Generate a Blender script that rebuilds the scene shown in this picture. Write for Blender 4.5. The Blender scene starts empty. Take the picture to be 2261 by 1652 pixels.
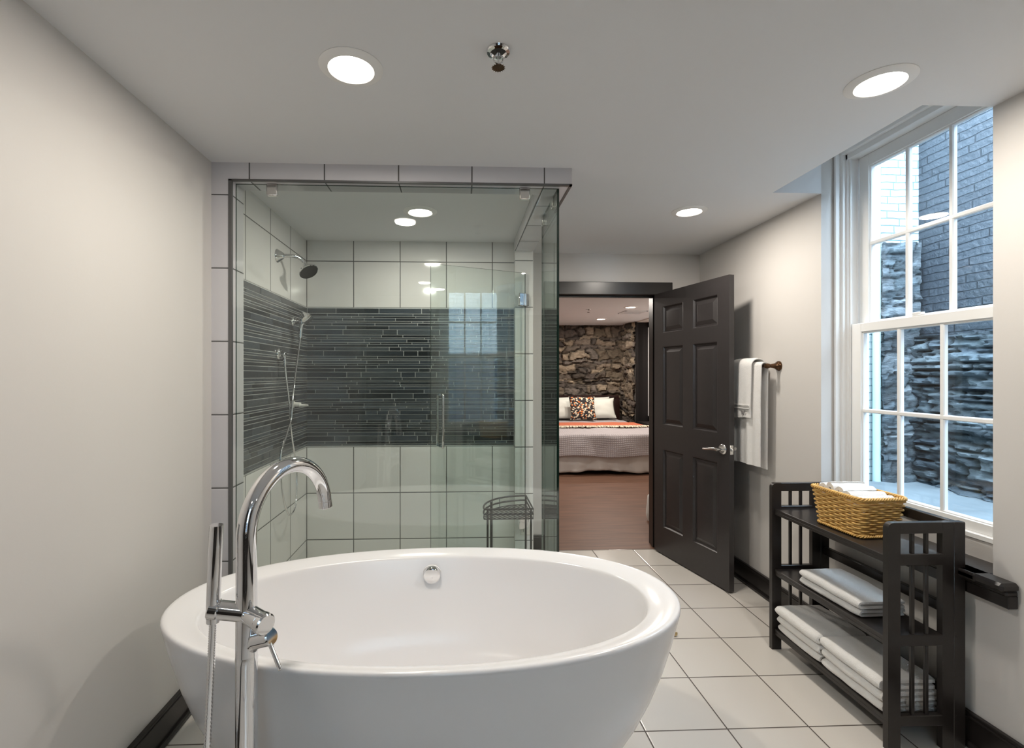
import bpy, bmesh, math, random
from mathutils import Matrix, Vector, noise
random.seed(7)
PI = math.pi
C = bpy.context.scene.collection
scn = bpy.context.scene

# ------------------------------------------------------------------ materials
def new_mat(name):
    m = bpy.data.materials.new(name); m.use_nodes = True
    nt = m.node_tree; nt.nodes.clear()
    out = nt.nodes.new('ShaderNodeOutputMaterial')
    return m, nt, out
def N(nt, t, **kw):
    n = nt.nodes.new(t)
    for k, v in kw.items(): setattr(n, k, v)
    return n
def math_(nt, op, a, b=None, clamp=False):
    n = nt.nodes.new('ShaderNodeMath'); n.operation = op; n.use_clamp = clamp
    for i, x in enumerate((a, b)):
        if x is None: continue
        if isinstance(x, (int, float)): n.inputs[i].default_value = x
        else: nt.links.new(x, n.inputs[i])
    return n.outputs[0]
def col4(c): return (c[0], c[1], c[2], 1)
def principled(nt, out, col=(.8,.8,.8), rough=.5, metal=0, spec=.5, coat=0, sheen=0):
    b = nt.nodes.new('ShaderNodeBsdfPrincipled')
    b.inputs['Base Color'].default_value = col4(col)
    b.inputs['Roughness'].default_value = rough
    b.inputs['Metallic'].default_value = metal
    b.inputs['Specular IOR Level'].default_value = spec
    b.inputs['Coat Weight'].default_value = coat
    b.inputs['Coat Roughness'].default_value = .05
    b.inputs['Sheen Weight'].default_value = sheen
    nt.links.new(b.outputs[0], out.inputs[0])
    return b
def noise_tex(nt, scale, detail=3, stretch=None, rough=.5):
    tc = N(nt, 'ShaderNodeTexCoord')
    n = N(nt, 'ShaderNodeTexNoise'); n.inputs['Scale'].default_value = scale
    n.inputs['Detail'].default_value = detail; n.inputs['Roughness'].default_value = rough
    src = tc.outputs['Object']
    if stretch:
        mp = N(nt, 'ShaderNodeMapping'); mp.inputs['Scale'].default_value = stretch
        nt.links.new(src, mp.inputs[0]); src = mp.outputs[0]
    nt.links.new(src, n.inputs['Vector'])
    return n.outputs['Fac']
def mixcol(nt, fac, a, b):
    n = N(nt, 'ShaderNodeMix', data_type='RGBA')
    if isinstance(fac, (int, float)): n.inputs['Factor'].default_value = fac
    else: nt.links.new(fac, n.inputs['Factor'])
    for i, x in ((6, a), (7, b)):
        if isinstance(x, tuple): n.inputs[i].default_value = col4(x)
        else: nt.links.new(x, n.inputs[i])
    return n.outputs[2]
def ramp(nt, fac, lo, hi):
    n = N(nt, 'ShaderNodeMapRange'); n.inputs[1].default_value = lo; n.inputs[2].default_value = hi
    nt.links.new(fac, n.inputs[0]); return n.outputs[0]
def bump(nt, b, h, strength=.2, dist=.01):
    n = N(nt, 'ShaderNodeBump'); n.inputs['Strength'].default_value = strength
    n.inputs['Distance'].default_value = dist
    nt.links.new(h, n.inputs['Height']); nt.links.new(n.outputs[0], b.inputs['Normal'])

def surf(name, col, rough=.5, metal=0, spec=.5, var=.04, nscale=6, bmp=0, bscale=80, stretch=None, coat=0, sheen=0):
    """A surface of one colour with a slight procedural variation and an optional fine bump."""
    m, nt, out = new_mat(name)
    b = principled(nt, out, col, rough, metal, spec, coat, sheen)
    if var:
        f = noise_tex(nt, nscale, 4, stretch)
        lo = tuple(max(0, c*(1-var)) for c in col); hi = tuple(min(1, c*(1+var)) for c in col)
        nt.links.new(mixcol(nt, f, lo, hi), b.inputs['Base Color'])
    if bmp:
        bump(nt, b, noise_tex(nt, bscale, 3, stretch), bmp, .005)
    return m

def tile_mat(name, col, grout, axes, width=.005, rough=.12, var=.03):
    """Square tiles: axes maps 0/1/2 to (origin, spacing); lines run on the faces that contain the axis."""
    m, nt, out = new_mat(name)
    b = principled(nt, out, col, rough, 0, .5)
    tc = N(nt, 'ShaderNodeTexCoord'); sp = N(nt, 'ShaderNodeSeparateXYZ'); nt.links.new(tc.outputs['Object'], sp.inputs[0])
    ge = N(nt, 'ShaderNodeNewGeometry'); ns = N(nt, 'ShaderNodeSeparateXYZ'); nt.links.new(ge.outputs['True Normal'], ns.inputs[0])
    dist = None; ids = []
    for ax, (o, s) in axes.items():
        u = math_(nt, 'DIVIDE', math_(nt, 'SUBTRACT', sp.outputs[ax], o), s)
        fr = math_(nt, 'FRACT', u)
        d = math_(nt, 'MULTIPLY', math_(nt, 'MINIMUM', fr, math_(nt, 'SUBTRACT', 1.0, fr)), s)
        facing = math_(nt, 'GREATER_THAN', math_(nt, 'ABSOLUTE', ns.outputs[ax]), .5)
        d = math_(nt, 'ADD', d, facing)
        dist = d if dist is None else math_(nt, 'MINIMUM', dist, d)
        ids.append(math_(nt, 'FLOOR', u))
    while len(ids) < 3: ids.append(None)
    cb = N(nt, 'ShaderNodeCombineXYZ')
    for i, x in enumerate(ids[:3]):
        if x is not None: nt.links.new(x, cb.inputs[i])
    wn = N(nt, 'ShaderNodeTexWhiteNoise'); nt.links.new(cb.outputs[0], wn.inputs['Vector'])
    lo = tuple(c*(1-var) for c in col); hi = tuple(min(1, c*(1+var)) for c in col)
    tcol = mixcol(nt, wn.outputs['Value'], lo, hi)
    g = math_(nt, 'LESS_THAN', dist, width/2)
    nt.links.new(mixcol(nt, g, tcol, grout), b.inputs['Base Color'])
    nt.links.new(math_(nt, 'ADD', math_(nt, 'MULTIPLY', g, .6), rough), b.inputs['Roughness'])
    bump(nt, b, ramp(nt, dist, width*.3, width*1.3), .35, .003)
    return m

def glass_mat(name, tint=(1, 1, 1), refl=1.0):
    """Clear thin glass: see-through with mirror reflection growing towards grazing angles."""
    m, nt, out = new_mat(name)
    lw = N(nt, 'ShaderNodeLayerWeight'); lw.inputs['Blend'].default_value = .5
    p5 = math_(nt, 'POWER', lw.outputs['Facing'], 5.0)
    f = math_(nt, 'ADD', math_(nt, 'MULTIPLY', p5, .9), .042*refl, True)
    tr = N(nt, 'ShaderNodeBsdfTransparent'); tr.inputs[0].default_value = col4(tint)
    gl = N(nt, 'ShaderNodeBsdfGlossy'); gl.inputs['Roughness'].default_value = 0.0
    mx = N(nt, 'ShaderNodeMixShader')
    nt.links.new(f, mx.inputs[0]); nt.links.new(tr.outputs[0], mx.inputs[1]); nt.links.new(gl.outputs[0], mx.inputs[2])
    nt.links.new(mx.outputs[0], out.inputs[0])
    return m

def emit_mat(name, col, strength):
    m, nt, out = new_mat(name)
    e = N(nt, 'ShaderNodeEmission'); e.inputs[0].default_value = col4(col); e.inputs[1].default_value = strength
    nt.links.new(e.outputs[0], out.inputs[0]); return m

def attr_mat(name, rough, spec=.5, stretch=(1, 1, 1), nscale=30, var=.35, bmp=.3, bdist=.004, coat=0):
    """Colour per piece comes from the mesh (each stone or strip has its own), grain from noise."""
    m, nt, out = new_mat(name)
    b = principled(nt, out, (.5, .5, .5), rough, 0, spec, coat)
    at = N(nt, 'ShaderNodeAttribute'); at.attribute_name = 'Col'
    f = noise_tex(nt, nscale, 6, stretch, .6)
    k = math_(nt, 'ADD', math_(nt, 'MULTIPLY', f, 2*var), 1-var)
    mm = N(nt, 'ShaderNodeVectorMath', operation='SCALE')
    nt.links.new(at.outputs['Color'], mm.inputs[0]); nt.links.new(k, mm.inputs['Scale'])
    nt.links.new(mm.outputs[0], b.inputs['Base Color'])
    if bmp: bump(nt, b, f, bmp, bdist)
    return m

def brick_mat(name, c1, c2, mortar, rot, rough=.7, bs=.5, bwid=.22):
    m, nt, out = new_mat(name)
    b = principled(nt, out, c1, rough)
    tc = N(nt, 'ShaderNodeTexCoord'); sp = N(nt, 'ShaderNodeSeparateXYZ'); nt.links.new(tc.outputs['Object'], sp.inputs[0])
    nz = noise_tex(nt, 5, 3); 
    off = math_(nt, 'MULTIPLY', math_(nt, 'SUBTRACT', nz, .5), .035)
    cb = N(nt, 'ShaderNodeCombineXYZ')
    rw = math_(nt, 'FLOOR', math_(nt, 'DIVIDE', math_(nt, 'ADD', sp.outputs[2], off), .078))
    wn = N(nt, 'ShaderNodeTexWhiteNoise', noise_dimensions='1D'); nt.links.new(rw, wn.inputs['W'])
    nt.links.new(math_(nt, 'ADD', sp.outputs[rot], math_(nt, 'MULTIPLY', wn.outputs['Value'], bwid)), cb.inputs[0]); nt.links.new(math_(nt, 'ADD', sp.outputs[2], off), cb.inputs[1])
    br = N(nt, 'ShaderNodeTexBrick'); nt.links.new(cb.outputs[0], br.inputs['Vector'])
    br.inputs['Scale'].default_value = 1; br.inputs['Brick Width'].default_value = bwid; br.inputs['Row Height'].default_value = .078
    br.inputs['Mortar Size'].default_value = .007; br.inputs['Mortar Smooth'].default_value = .6
    br.inputs['Color1'].default_value = col4(c1); br.inputs['Color2'].default_value = col4(c2); br.inputs['Mortar'].default_value = col4(mortar)
    nt.links.new(br.outputs['Color'], b.inputs['Base Color'])
    h = math_(nt, 'ADD', math_(nt, 'SUBTRACT', 1.0, br.outputs['Fac']), math_(nt, 'MULTIPLY', noise_tex(nt, 22, 5), .6))
    bump(nt, b, h, bs, .03)
    return m

XI, ZT, TS = -1.0765, 1.8389, .3266
M = {}
M['wall'] = surf('wall_paint', (.63, .605, .578), .55, var=.015, nscale=3, bmp=.03, bscale=140)
M['ceil'] = surf('ceiling_paint', (.73, .73, .735), .7, var=.01, nscale=3)
M['white'] = surf('white_paint', (.80, .80, .79), .3, var=.01)
M['reveal'] = surf('reveal_paint', (.68, .68, .67), .5, var=.01)
M['black'] = surf('black_brown_paint', (.017, .0145, .014), .28, var=.15, nscale=12, spec=.5)
M['doorblack'] = surf('door_paint', (.030, .0265, .027), .33, var=.1, nscale=10, bmp=.04, bscale=60, stretch=(6, 6, 1))
M['shelfblack'] = surf('espresso_wood', (.019, .0155, .014), .3, var=.25, nscale=9, bmp=.05, bscale=60, stretch=(6, 1, 6))
M['floor'] = tile_mat('floor_tile', (.62, .585, .54), (.085, .07, .06), {0: (1.3493, .3211), 1: (1.8424, .3211)}, .0055, .16)
M['tile'] = tile_mat('shower_tile', (.70, .695, .68), (.10, .10, .10), {0: (XI, TS), 1: (3.4797, TS), 2: (ZT, TS)}, .006, .07)
M['tiletrim'] = tile_mat('shower_frame_tile', (.58, .57, .59), (.10, .10, .10), {0: (.054, .331), 1: (3.4797, TS), 2: (ZT, TS)}, .006, .10)  # darker than the shower tile: the header's shade is put into the colour
M['mosaic'] = attr_mat('mosaic_glass', .1, .6, (1, 1, 14), 16, .55, .12, .002)
M['grout'] = surf('mosaic_grout', (.50, .51, .50), .8)
M['glass'] = glass_mat('shower_glass', (.955, .985, .968), 1.25)
M['glassedge'] = surf('glass_edge', (.012, .035, .028), .1, var=.1)
M['pane'] = glass_mat('window_glass', (1, 1, 1), .8)
M['chrome'] = surf('chrome', (.80, .80, .81), .05, 1, var=.01)
M['brushed'] = surf('satin_nickel', (.74, .72, .69), .2, 1, var=.03)
M['metalstrip'] = surf('edge_strip_metal', (.13, .13, .13), .35, .4)
M['bronze'] = surf('oil_rubbed_bronze', (.10, .052, .026), .25, .8, var=.2)
M['darkmetal'] = surf('dark_wire', (.035, .035, .033), .4, .2, var=.1)
M['acrylic'] = surf('white_acrylic', (.79, .78, .785), .15, var=.005, spec=.45)
M['plastic'] = surf('white_plastic', (.75, .74, .70), .3, var=.02)
M['dark'] = surf('dark_cavity', (.02, .018, .016), .5)
M['terry'] = surf('white_terry', (.78, .765, .745), .95, var=.05, nscale=40, bmp=.6, bscale=320, sheen=.3)
M['terry2'] = surf('grey_white_terry', (.70, .69, .68), .95, var=.05, nscale=40, bmp=.6, bscale=320, sheen=.3)
M['stitch'] = surf('grey_thread', (.16, .15, .15), .8)
M['wicker'] = surf('wicker', (.66, .40, .12), .42, var=.35, nscale=45)
M['wood'] = surf('bedroom_floor_wood', (.150, .078, .050), .45, spec=.25, var=.6, nscale=3, bmp=.25, bscale=5, stretch=(.8, 8, 1))
M['matteblack'] = surf('matte_black_paint', (.015, .013, .013), .6, var=.1, spec=.2)
M['mahogany'] = surf('mahogany', (.022, .008, .007), .25, var=.3, stretch=(1, 1, 8))
M['bedwall'] = surf('bedroom_paint', (.66, .62, .58), .6, var=.02)
M['bedceil'] = surf('bedroom_ceiling_paint', (.76, .79, .82), .7, var=.02)
M['stone'] = attr_mat('fieldstone', .8, .3, (1, 1, 2.2), 14, .55, .9, .03)
M['ledge'] = attr_mat('ledge_stone', .75, .3, (1, 1, 3), 9, .45, .9, .04)
M['rock'] = surf('pale_rock', (.22, .25, .265), .85, var=.35, nscale=3, bmp=.8, bscale=7)
M['bricks'] = brick_mat('dark_painted_brick', (.048, .058, .070), (.062, .074, .088), (.024, .032, .042), 1, .5, 1.0, .48)
M['bricksx'] = brick_mat('dark_painted_brick_rear', (.058, .07, .086), (.076, .09, .108), (.030, .040, .052), 0, .5, 1.0, .30)
M['whitebrick'] = brick_mat('white_painted_brick', (.66, .69, .68), (.60, .64, .64), (.24, .35, .37), 0, .7, .5)
M['skirt'] = surf('white_cotton', (.70, .69, .67), .9, var=.04, bmp=.2, bscale=60)
M['pillow'] = surf('pillow_cotton', (.68, .70, .64), .9, var=.03, bmp=.15, bscale=40)
M['orange'] = surf('orange_wool', (.50, .13, .06), .9, var=.15, nscale=30, bmp=.3, bscale=120)
M['fringe'] = surf('cream_fringe', (.72, .66, .52), .95, var=.1)

# waffle bedspread
m, nt, out = new_mat('grey_waffle'); b = principled(nt, out, (.42, .39, .40), .9, sheen=.2)
tc = N(nt, 'ShaderNodeTexCoord'); sp = N(nt, 'ShaderNodeSeparateXYZ'); nt.links.new(tc.outputs['UV'], sp.inputs[0])
su = math_(nt, 'ABSOLUTE', math_(nt, 'SINE', math_(nt, 'MULTIPLY', sp.outputs[0], PI/.028)))
sv = math_(nt, 'ABSOLUTE', math_(nt, 'SINE', math_(nt, 'MULTIPLY', sp.outputs[1], PI/.028)))
h = math_(nt, 'MINIMUM', su, sv)
nt.links.new(mixcol(nt, ramp(nt, h, 0, .5), (.25, .225, .235), (.47, .43, .44)), b.inputs['Base Color'])
bump(nt, b, h, .5, .008); M['waffle'] = m
# patterned cushion: small leaf-like cells in cream, orange and black
m, nt, out = new_mat('leaf_print'); b = principled(nt, out, (.5, .4, .3), .85)
tc = N(nt, 'ShaderNodeTexCoord'); vo = N(nt, 'ShaderNodeTexVoronoi'); vo.inputs['Scale'].default_value = 27
mp = N(nt, 'ShaderNodeMapping'); mp.inputs['Rotation'].default_value = (0, .6, 0); mp.inputs['Scale'].default_value = (1, 1, 1.5)
nt.links.new(tc.outputs['Object'], mp.inputs[0]); nt.links.new(mp.outputs[0], vo.inputs['Vector'])
sc = N(nt, 'ShaderNodeSeparateColor'); nt.links.new(vo.outputs['Color'], sc.inputs[0])
c1 = mixcol(nt, math_(nt, 'GREATER_THAN', sc.outputs[0], .72), (.72, .62, .46), (.62, .19, .05))
edge = math_(nt, 'GREATER_THAN', vo.outputs['Distance'], .47)
nt.links.new(mixcol(nt, edge, c1, (.02, .018, .02)), b.inputs['Base Color']); M['print'] = m

# ------------------------------------------------------------------ mesh builder
class MB:
    def __init__(s): s.v = []; s.f = []; s.mi = []; s.col = []; s.uv = None
    def add(s, vs, fs, mi=0, M_=None, col=None):
        o = len(s.v)
        for p in vs:
            p = Vector(p); s.v.append(tuple(M_ @ p) if M_ is not None else tuple(p))
            s.col.append(col)
        for f in fs: s.f.append(tuple(i+o for i in f)); s.mi.append(mi)
        return s
    def box(s, x0, x1, y0, y1, z0, z1, b=0, mi=0, M_=None, col=None):
        if x0 > x1: x0, x1 = x1, x0
        if y0 > y1: y0, y1 = y1, y0
        if z0 > z1: z0, z1 = z1, z0
        if b <= 0:
            vs = [(x, y, z) for x in (x0, x1) for y in (y0, y1) for z in (z0, z1)]
            fs = [(0,1,3,2),(4,6,7,5),(0,4,5,1),(2,3,7,6),(0,2,6,4),(1,5,7,3)]
            return s.add(vs, fs, mi, M_, col)
        b = min(b, (x1-x0)*.45, (y1-y0)*.45, (z1-z0)*.45)
        X = (x0, x1); Y = (y0, y1); Z = (z0, z1)
        vs = []; idx = {}
        for i in (0, 1):
            for j in (0, 1):
                for k in (0, 1):
                    xi = X[i]+(b if i == 0 else -b); yi = Y[j]+(b if j == 0 else -b); zi = Z[k]+(b if k == 0 else -b)
                    for a, p in enumerate(((X[i], yi, zi), (xi, Y[j], zi), (xi, yi, Z[k]))):
                        idx[(i, j, k, a)] = len(vs); vs.append(p)
        q = lambda *t: tuple(idx[x] for x in t)
        fs = []
        for i in (0, 1): fs.append(q((i,0,0,0),(i,1,0,0),(i,1,1,0),(i,0,1,0)))
        for j in (0, 1): fs.append(q((0,j,0,1),(1,j,0,1),(1,j,1,1),(0,j,1,1)))
        for k in (0, 1): fs.append(q((0,0,k,2),(1,0,k,2),(1,1,k,2),(0,1,k,2)))
        for j in (0, 1):
            for k in (0, 1): fs.append(q((0,j,k,1),(1,j,k,1),(1,j,k,2),(0,j,k,2)))
        for i in (0, 1):
            for k in (0, 1): fs.append(q((i,0,k,0),(i,1,k,0),(i,1,k,2),(i,0,k,2)))
        for i in (0, 1):
            for j in (0, 1): fs.append(q((i,j,0,0),(i,j,1,0),(i,j,1,1),(i,j,0,1)))
        for i in (0, 1):
            for j in (0, 1):
                for k in (0, 1): fs.append(q((i,j,k,0),(i,j,k,1),(i,j,k,2)))
        return s.add(vs, fs, mi, M_, col)
    def loft(s, rings, cap0=True, cap1=True, closed=True, mi=0, M_=None, col=None):
        n = len(rings[0]); vs = [p for r in rings for p in r]; fs = []
        for i in range(len(rings)-1):
            for j in range(n if closed else n-1):
                k = (j+1) % n
                fs.append((i*n+j, i*n+k, (i+1)*n+k, (i+1)*n+j))
        if cap0: fs.append(tuple(range(n)))
        if cap1: fs.append(tuple(range((len(rings)-1)*n, len(rings)*n)))
        return s.add(vs, fs, mi, M_, col)
    def lathe(s, prof, seg=24, M_=None, mi=0, caps=True):
        rings = [[(max(r, 1e-5)*math.cos(2*PI*j/seg), max(r, 1e-5)*math.sin(2*PI*j/seg), z) for j in range(seg)] for r, z in prof]
        return s.loft(rings, caps, caps, True, mi, M_)
    def tube(s, path, r, seg=10, closed=False, mi=0, M_=None):
        P = [Vector(p) for p in path]; n = len(P)
        R = r if isinstance(r, (list, tuple)) else [r]*n
        T = []
        for i in range(n):
            a = P[(i-1) % n] if (closed or i > 0) else P[i]; b = P[(i+1) % n] if (closed or i < n-1) else P[i]
            T.append((b-a).normalized())
        u = T[0].orthogonal().normalized(); rings = []
        for i in range(n):
            if i > 0:
                ax = T[i-1].cross(T[i])
                if ax.length > 1e-8: u = Matrix.Rotation(T[i-1].angle(T[i]), 3, ax.normalized()) @ u
            w = T[i].cross(u).normalized(); u = w.cross(T[i]).normalized()
            rings.append([tuple(P[i]+R[i]*(math.cos(2*PI*j/seg)*u+math.sin(2*PI*j/seg)*w)) for j in range(seg)])
        if closed:
            rings.append(rings[0]); return s.loft(rings, False, False, True, mi, M_)
        return s.loft(rings, True, True, True, mi, M_)
    def cyl(s, a, b, r0, r1=None, seg=20, mi=0, bev=0):
        a = Vector(a); b = Vector(b); r1 = r0 if r1 is None else r1
        d = b-a; L = d.length
        Mx = Matrix.Translation(a) @ d.to_track_quat('Z', 'Y').to_matrix().to_4x4()
        if bev: prof = [(r0-bev, 0), (r0, bev), (r1, L-bev), (r1-bev, L)]
        else: prof = [(r0, 0), (r1, L)]
        return s.lathe(prof, seg, Mx, mi)
    def sphere(s, c, r, seg=16, rings=10, sc=(1, 1, 1), M_=None):
        pr = [(math.sin(PI*i/rings)*r, -math.cos(PI*i/rings)*r) for i in range(rings+1)]
        Mx = Matrix.Translation(Vector(c)) @ Matrix.Diagonal((sc[0], sc[1], sc[2], 1))
        return s.lathe(pr, seg, (M_ @ Mx) if M_ is not None else Mx)
    def grid(s, nu, nv, fn, mi=0, wrap=False):
        vs = [fn(i/nu, j/nv) for i in range(nu+1) for j in range(nv+1)]
        fs = [(i*(nv+1)+j, (i+1)*(nv+1)+j, (i+1)*(nv+1)+j+1, i*(nv+1)+j+1) for i in range(nu) for j in range(nv)]
        return s.add(vs, fs, mi)
    def build(s, name, mat, parent=None, smooth=True, angle=38, recalc=True, weld=False, local=False):
        me = bpy.data.meshes.new(name); me.from_pydata(s.v, [], s.f)
        mats = mat if isinstance(mat, (list, tuple)) else [mat]
        for x in mats: me.materials.append(x)
        for p, i in zip(me.polygons, s.mi): p.material_index = i
        if any(c is not None for c in s.col):
            at = me.color_attributes.new('Col', 'FLOAT_COLOR', 'POINT')
            for i, c in enumerate(s.col): at.data[i].color = col4(c or (.5, .5, .5))
        if s.uv:
            uv = me.uv_layers.new(name='UVMap')
            for l in me.loops: uv.data[l.index].uv = s.uv[l.vertex_index]
        if recalc or weld:
            bm = bmesh.new(); bm.from_mesh(me)
            if weld: bmesh.ops.remove_doubles(bm, verts=bm.verts, dist=1e-5)
            bmesh.ops.recalc_face_normals(bm, faces=bm.faces); bm.to_mesh(me); bm.free()
        if smooth:
            me.polygons.foreach_set('use_smooth', [True]*len(me.polygons))
            me.set_sharp_from_angle(angle=math.radians(angle))
        o = bpy.data.objects.new(name, me); C.objects.link(o)
        if parent is not None:
            o.parent = parent
            if parent.type == 'EMPTY' and not local: o.location = -parent.location
        return o

def tag(o, label=None, cat=None, group=None, kind=None):
    if label: o['label'] = label
    if cat: o['category'] = cat
    if group: o['group'] = group
    if kind: o['kind'] = kind
    return o
def thing(name, label, cat, loc=(0, 0, 0), group=None, rotz=0):
    o = bpy.data.objects.new(name, None); C.objects.link(o); o.location = loc; o.rotation_euler = (0, 0, rotz)
    o.empty_display_size = .1
    return tag(o, label, cat, group)
def struct(name, mb, mat, label=None, parent=None, **kw):
    o = mb.build(name, mat, parent, **kw)
    if parent is None: o['kind'] = 'structure'
    if label: o['label'] = label
    return o
def copy_tree(o, parent=None):
    c = o.copy(); C.objects.link(c)
    if parent is not None: c.parent = parent
    for ch in list(o.children): copy_tree(ch, c)
    return c
def smooth_path(pts, n=12):
    """Catmull-Rom through the points."""
    P = [Vector(p) for p in pts]; P = [2*P[0]-P[1]]+P+[2*P[-1]-P[-2]]; out = []
    for i in range(1, len(P)-2):
        a, b, c, d = P[i-1:i+3]
        for k in range(n):
            t = k/n
            out.append(.5*((2*b)+(c-a)*t+(2*a-5*b+4*c-d)*t*t+(3*b-a-3*c+d)*t**3))
    out.append(P[-2]); return out

# ------------------------------------------------------------------ the room
H = 2.31; XL = -1.105; XR = 1.882; YD = 3.771; YB = 3.4797; YF = 2.22; YR = -1.35
WY0, WY1 = 1.655, 2.478              # window recess along the right wall
RX0, RX1 = -.253, .570               # window recess in the rear wall

fl = MB().box(-1.35, 2.14, -1.62, YD+.004, -.12, 0)
struct('floor', fl, M['floor'], 'cream square floor tiles with thin dark joints', smooth=False)

wl = MB().box(-1.35, XL, -1.62, 3.92, -.12, 2.61)
struct('wall_left', wl, M['wall'], smooth=False)

wr = MB()
wr.box(XR, 2.14, -1.62, WY0, -.12, 2.75); wr.box(XR, 2.14, WY1, 3.92, -.12, 2.75)
wr.box(XR, 2.14, WY0, WY1, -.12, .63); wr.box(1.985, 2.14, WY0, WY1, .63, .732)
wr.box(1.95, 2.14, WY0, WY1, 2.535, 2.75)
struct('wall_right', wr, M['wall'], smooth=False)

wb = MB()
wb.box(.51, .745, YD, 3.92, 0, 2.6); wb.box(1.55, XR, YD, 3.92, 0, 2.6); wb.box(.745, 1.55, YD, 3.92, 2.005, 2.6)
struct('wall_back', wb, M['wall'], smooth=False)

we = MB()
we.box(XL, RX0, -1.62, YR, 0, 2.6); we.box(RX1, XR, -1.62, YR, 0, 2.6)
we.box(RX0, RX1, -1.62, YR, 0, .63); we.box(RX0, RX1, -1.62, YR-.1, .63, .732); we.box(RX0, RX1, -1.62, YR-.07, 2.535, 2.75)
struct('wall_rear', we, M['wall'], smooth=False)

ce = MB()
NX = 1.622
ce.box(-1.2, NX, -1.09, 3.85, H, 2.62)
ce.box(NX, XR, -1.09, WY0, H, 2.62); ce.box(NX, XR, WY1, 3.85, H, 2.62)
ce.box(NX-.05, 2.1, WY0-.05, WY1+.05, 2.575, 2.7)
ce.box(-1.2, RX0, -1.5, -1.09, H, 2.62); ce.box(RX1, XR, -1.5, -1.09, H, 2.62)
ce.box(RX0-.05, RX1+.05, -1.6, -1.04, 2.575, 2.7)
struct('ceiling', ce, M['ceil'], smooth=False)

# shower walls
ws = MB().box(XL-.01, XI, 2.3, YB+.05, 0, H)
struct('wall_shower_left', ws, M['tile'], smooth=False)
ws = MB().box(XL, .42, YB, 3.92, 0, H)
struct('wall_shower_back', ws, M['tile'], smooth=False)
ws = MB().box(.385, .511, 3.41, 3.86, 0, H)
struct('wall_shower_right', ws, M['tile'], smooth=False)
# painted cheek of that stub, facing the doorway
ws = MB().box(.509, .516, 3.425, YD, 0, H)
struct('wall_doorway_left', ws, M['wall'], smooth=False)

tr = MB()
tr.box(XL, -1.017, YF, 2.341, 0, H)
tr.box(-1.017, .511, YF, 2.341, 2.231, H)
tr.box(.378, .511, 2.341, 3.412, 2.231, H)
tr.box(-1.017, .511, YF, 2.341, 0, .07); tr.box(.378, .511, 2.341, 3.412, 0, .07)
t1 = struct('trim_1', tr, M['tiletrim'], 'tiled frame around the shower opening', smooth=False)
es = MB()
es.box(-1.0305, -1.0155, YF-.0025, YF+.012, .07, 2.2335); es.box(-1.0305, .5125, YF-.0025, YF+.012, 2.2285, 2.2365)
es.box(.5, .5125, YF-.0025, 2.6, 2.2285, 2.2345)
struct('edge_strip', es, M['metalstrip'], 'grey metal edge strip', t1, smooth=False)

# mosaic band, one strip of glass at a time
def mosaic(name, length, place):
    mb = MB(); z0, z1 = ZT-3*TS+.003, ZT-.003
    seq = [.038, .019, .012, .022, .013, .020, .026]
    rnd = random.Random(len(name)); z = z1; g = .0022; i = 0
    z -= .001
    while z > z0+.006:
        h = min(seq[i % 7], z-z0); i += 1
        if h < .006: break
        u = -rnd.uniform(0, .12)
        while u < length-.004:
            w = rnd.choice((.10, .15, .15, .2, .28, .3)) if h > .03 else rnd.choice((.08, .15, .22, .3, .3, .38))
            a = max(u, 0)+g/2; b_ = min(u+w, length)-g/2; u += w
            if b_-a < .004: continue
            k = rnd.uniform(.40, 1.35); tint = rnd.uniform(-.006, .006)
            col = (.049*k, (.059+tint*.3)*k, (.067+tint)*k)
            d = .004+rnd.uniform(0, .0012)
            p = [place(a, z-h+g/2, 0), place(b_, z-h+g/2, 0), place(b_, z-g/2, 0), place(a, z-g/2, 0)]
            e = .0012; tl = rnd.uniform(-.0005, .0005)
            q = [place(a+e, z-h+g/2+e, d+tl), place(b_-e, z-h+g/2+e, d-tl), place(b_-e, z-g/2-e, d-tl), place(a+e, z-g/2-e, d+tl)]
            mb.add(p+q, [(4,5,6,7),(0,1,5,4),(1,2,6,5),(2,3,7,6),(3,0,4,7)], 0, None, col)
        z -= h
    o = mb.build(name, M['mosaic'], None, smooth=False)
    o['kind'] = 'structure'; o['label'] = 'dark glass strip mosaic band'
    gb = MB()
    p = [place(0, z0-.003, .0022), place(length, z0-.003, .0022), place(length, z1+.003, .0022), place(0, z1+.003, .0022)]
    gb.add(p, [(0,1,2,3)])
    gb.build('grout_bed', M['grout'], o, smooth=False)
    return o
mosaic('trim_2', .385-XI, lambda u, z, d: (XI+u, YB-d-.0005, z))
mosaic('trim_3', YB-2.345, lambda u, z, d: (XI+d+.0005, YB-u, z))

# baseboards with a shoe moulding
def baseboard(name, segs, axis_face):
    mb = MB()
    for s in segs: 
        x0, x1, y0, y1, nx, ny = s
        def ext(t): 
            return (x0-(t if nx < 0 else 0), x1+(t if nx > 0 else 0), y0-(t if ny < 0 else 0), y1+(t if ny > 0 else 0))
        a = ext(.018); mb.box(*a, 0, .125, .003)
        a = ext(.022); mb.box(*a, .105, .114, .002)
        a = ext(.032); mb.box(*a, 0, .022, .006)
    return struct(name, mb, M['black'], smooth=False)
baseboard('baseboard_left', [(XL-.002, XL, YR, YF-.001, 1, 0)], 0)
baseboard('baseboard_right', [(XR, XR+.002, YR, YD, -1, 0)], 0)
baseboard('baseboard_back', [(.516, .655, YD, YD+.002, 0, -1), (1.66, XR-.03, YD, YD+.002, 0, -1)], 0)

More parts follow.
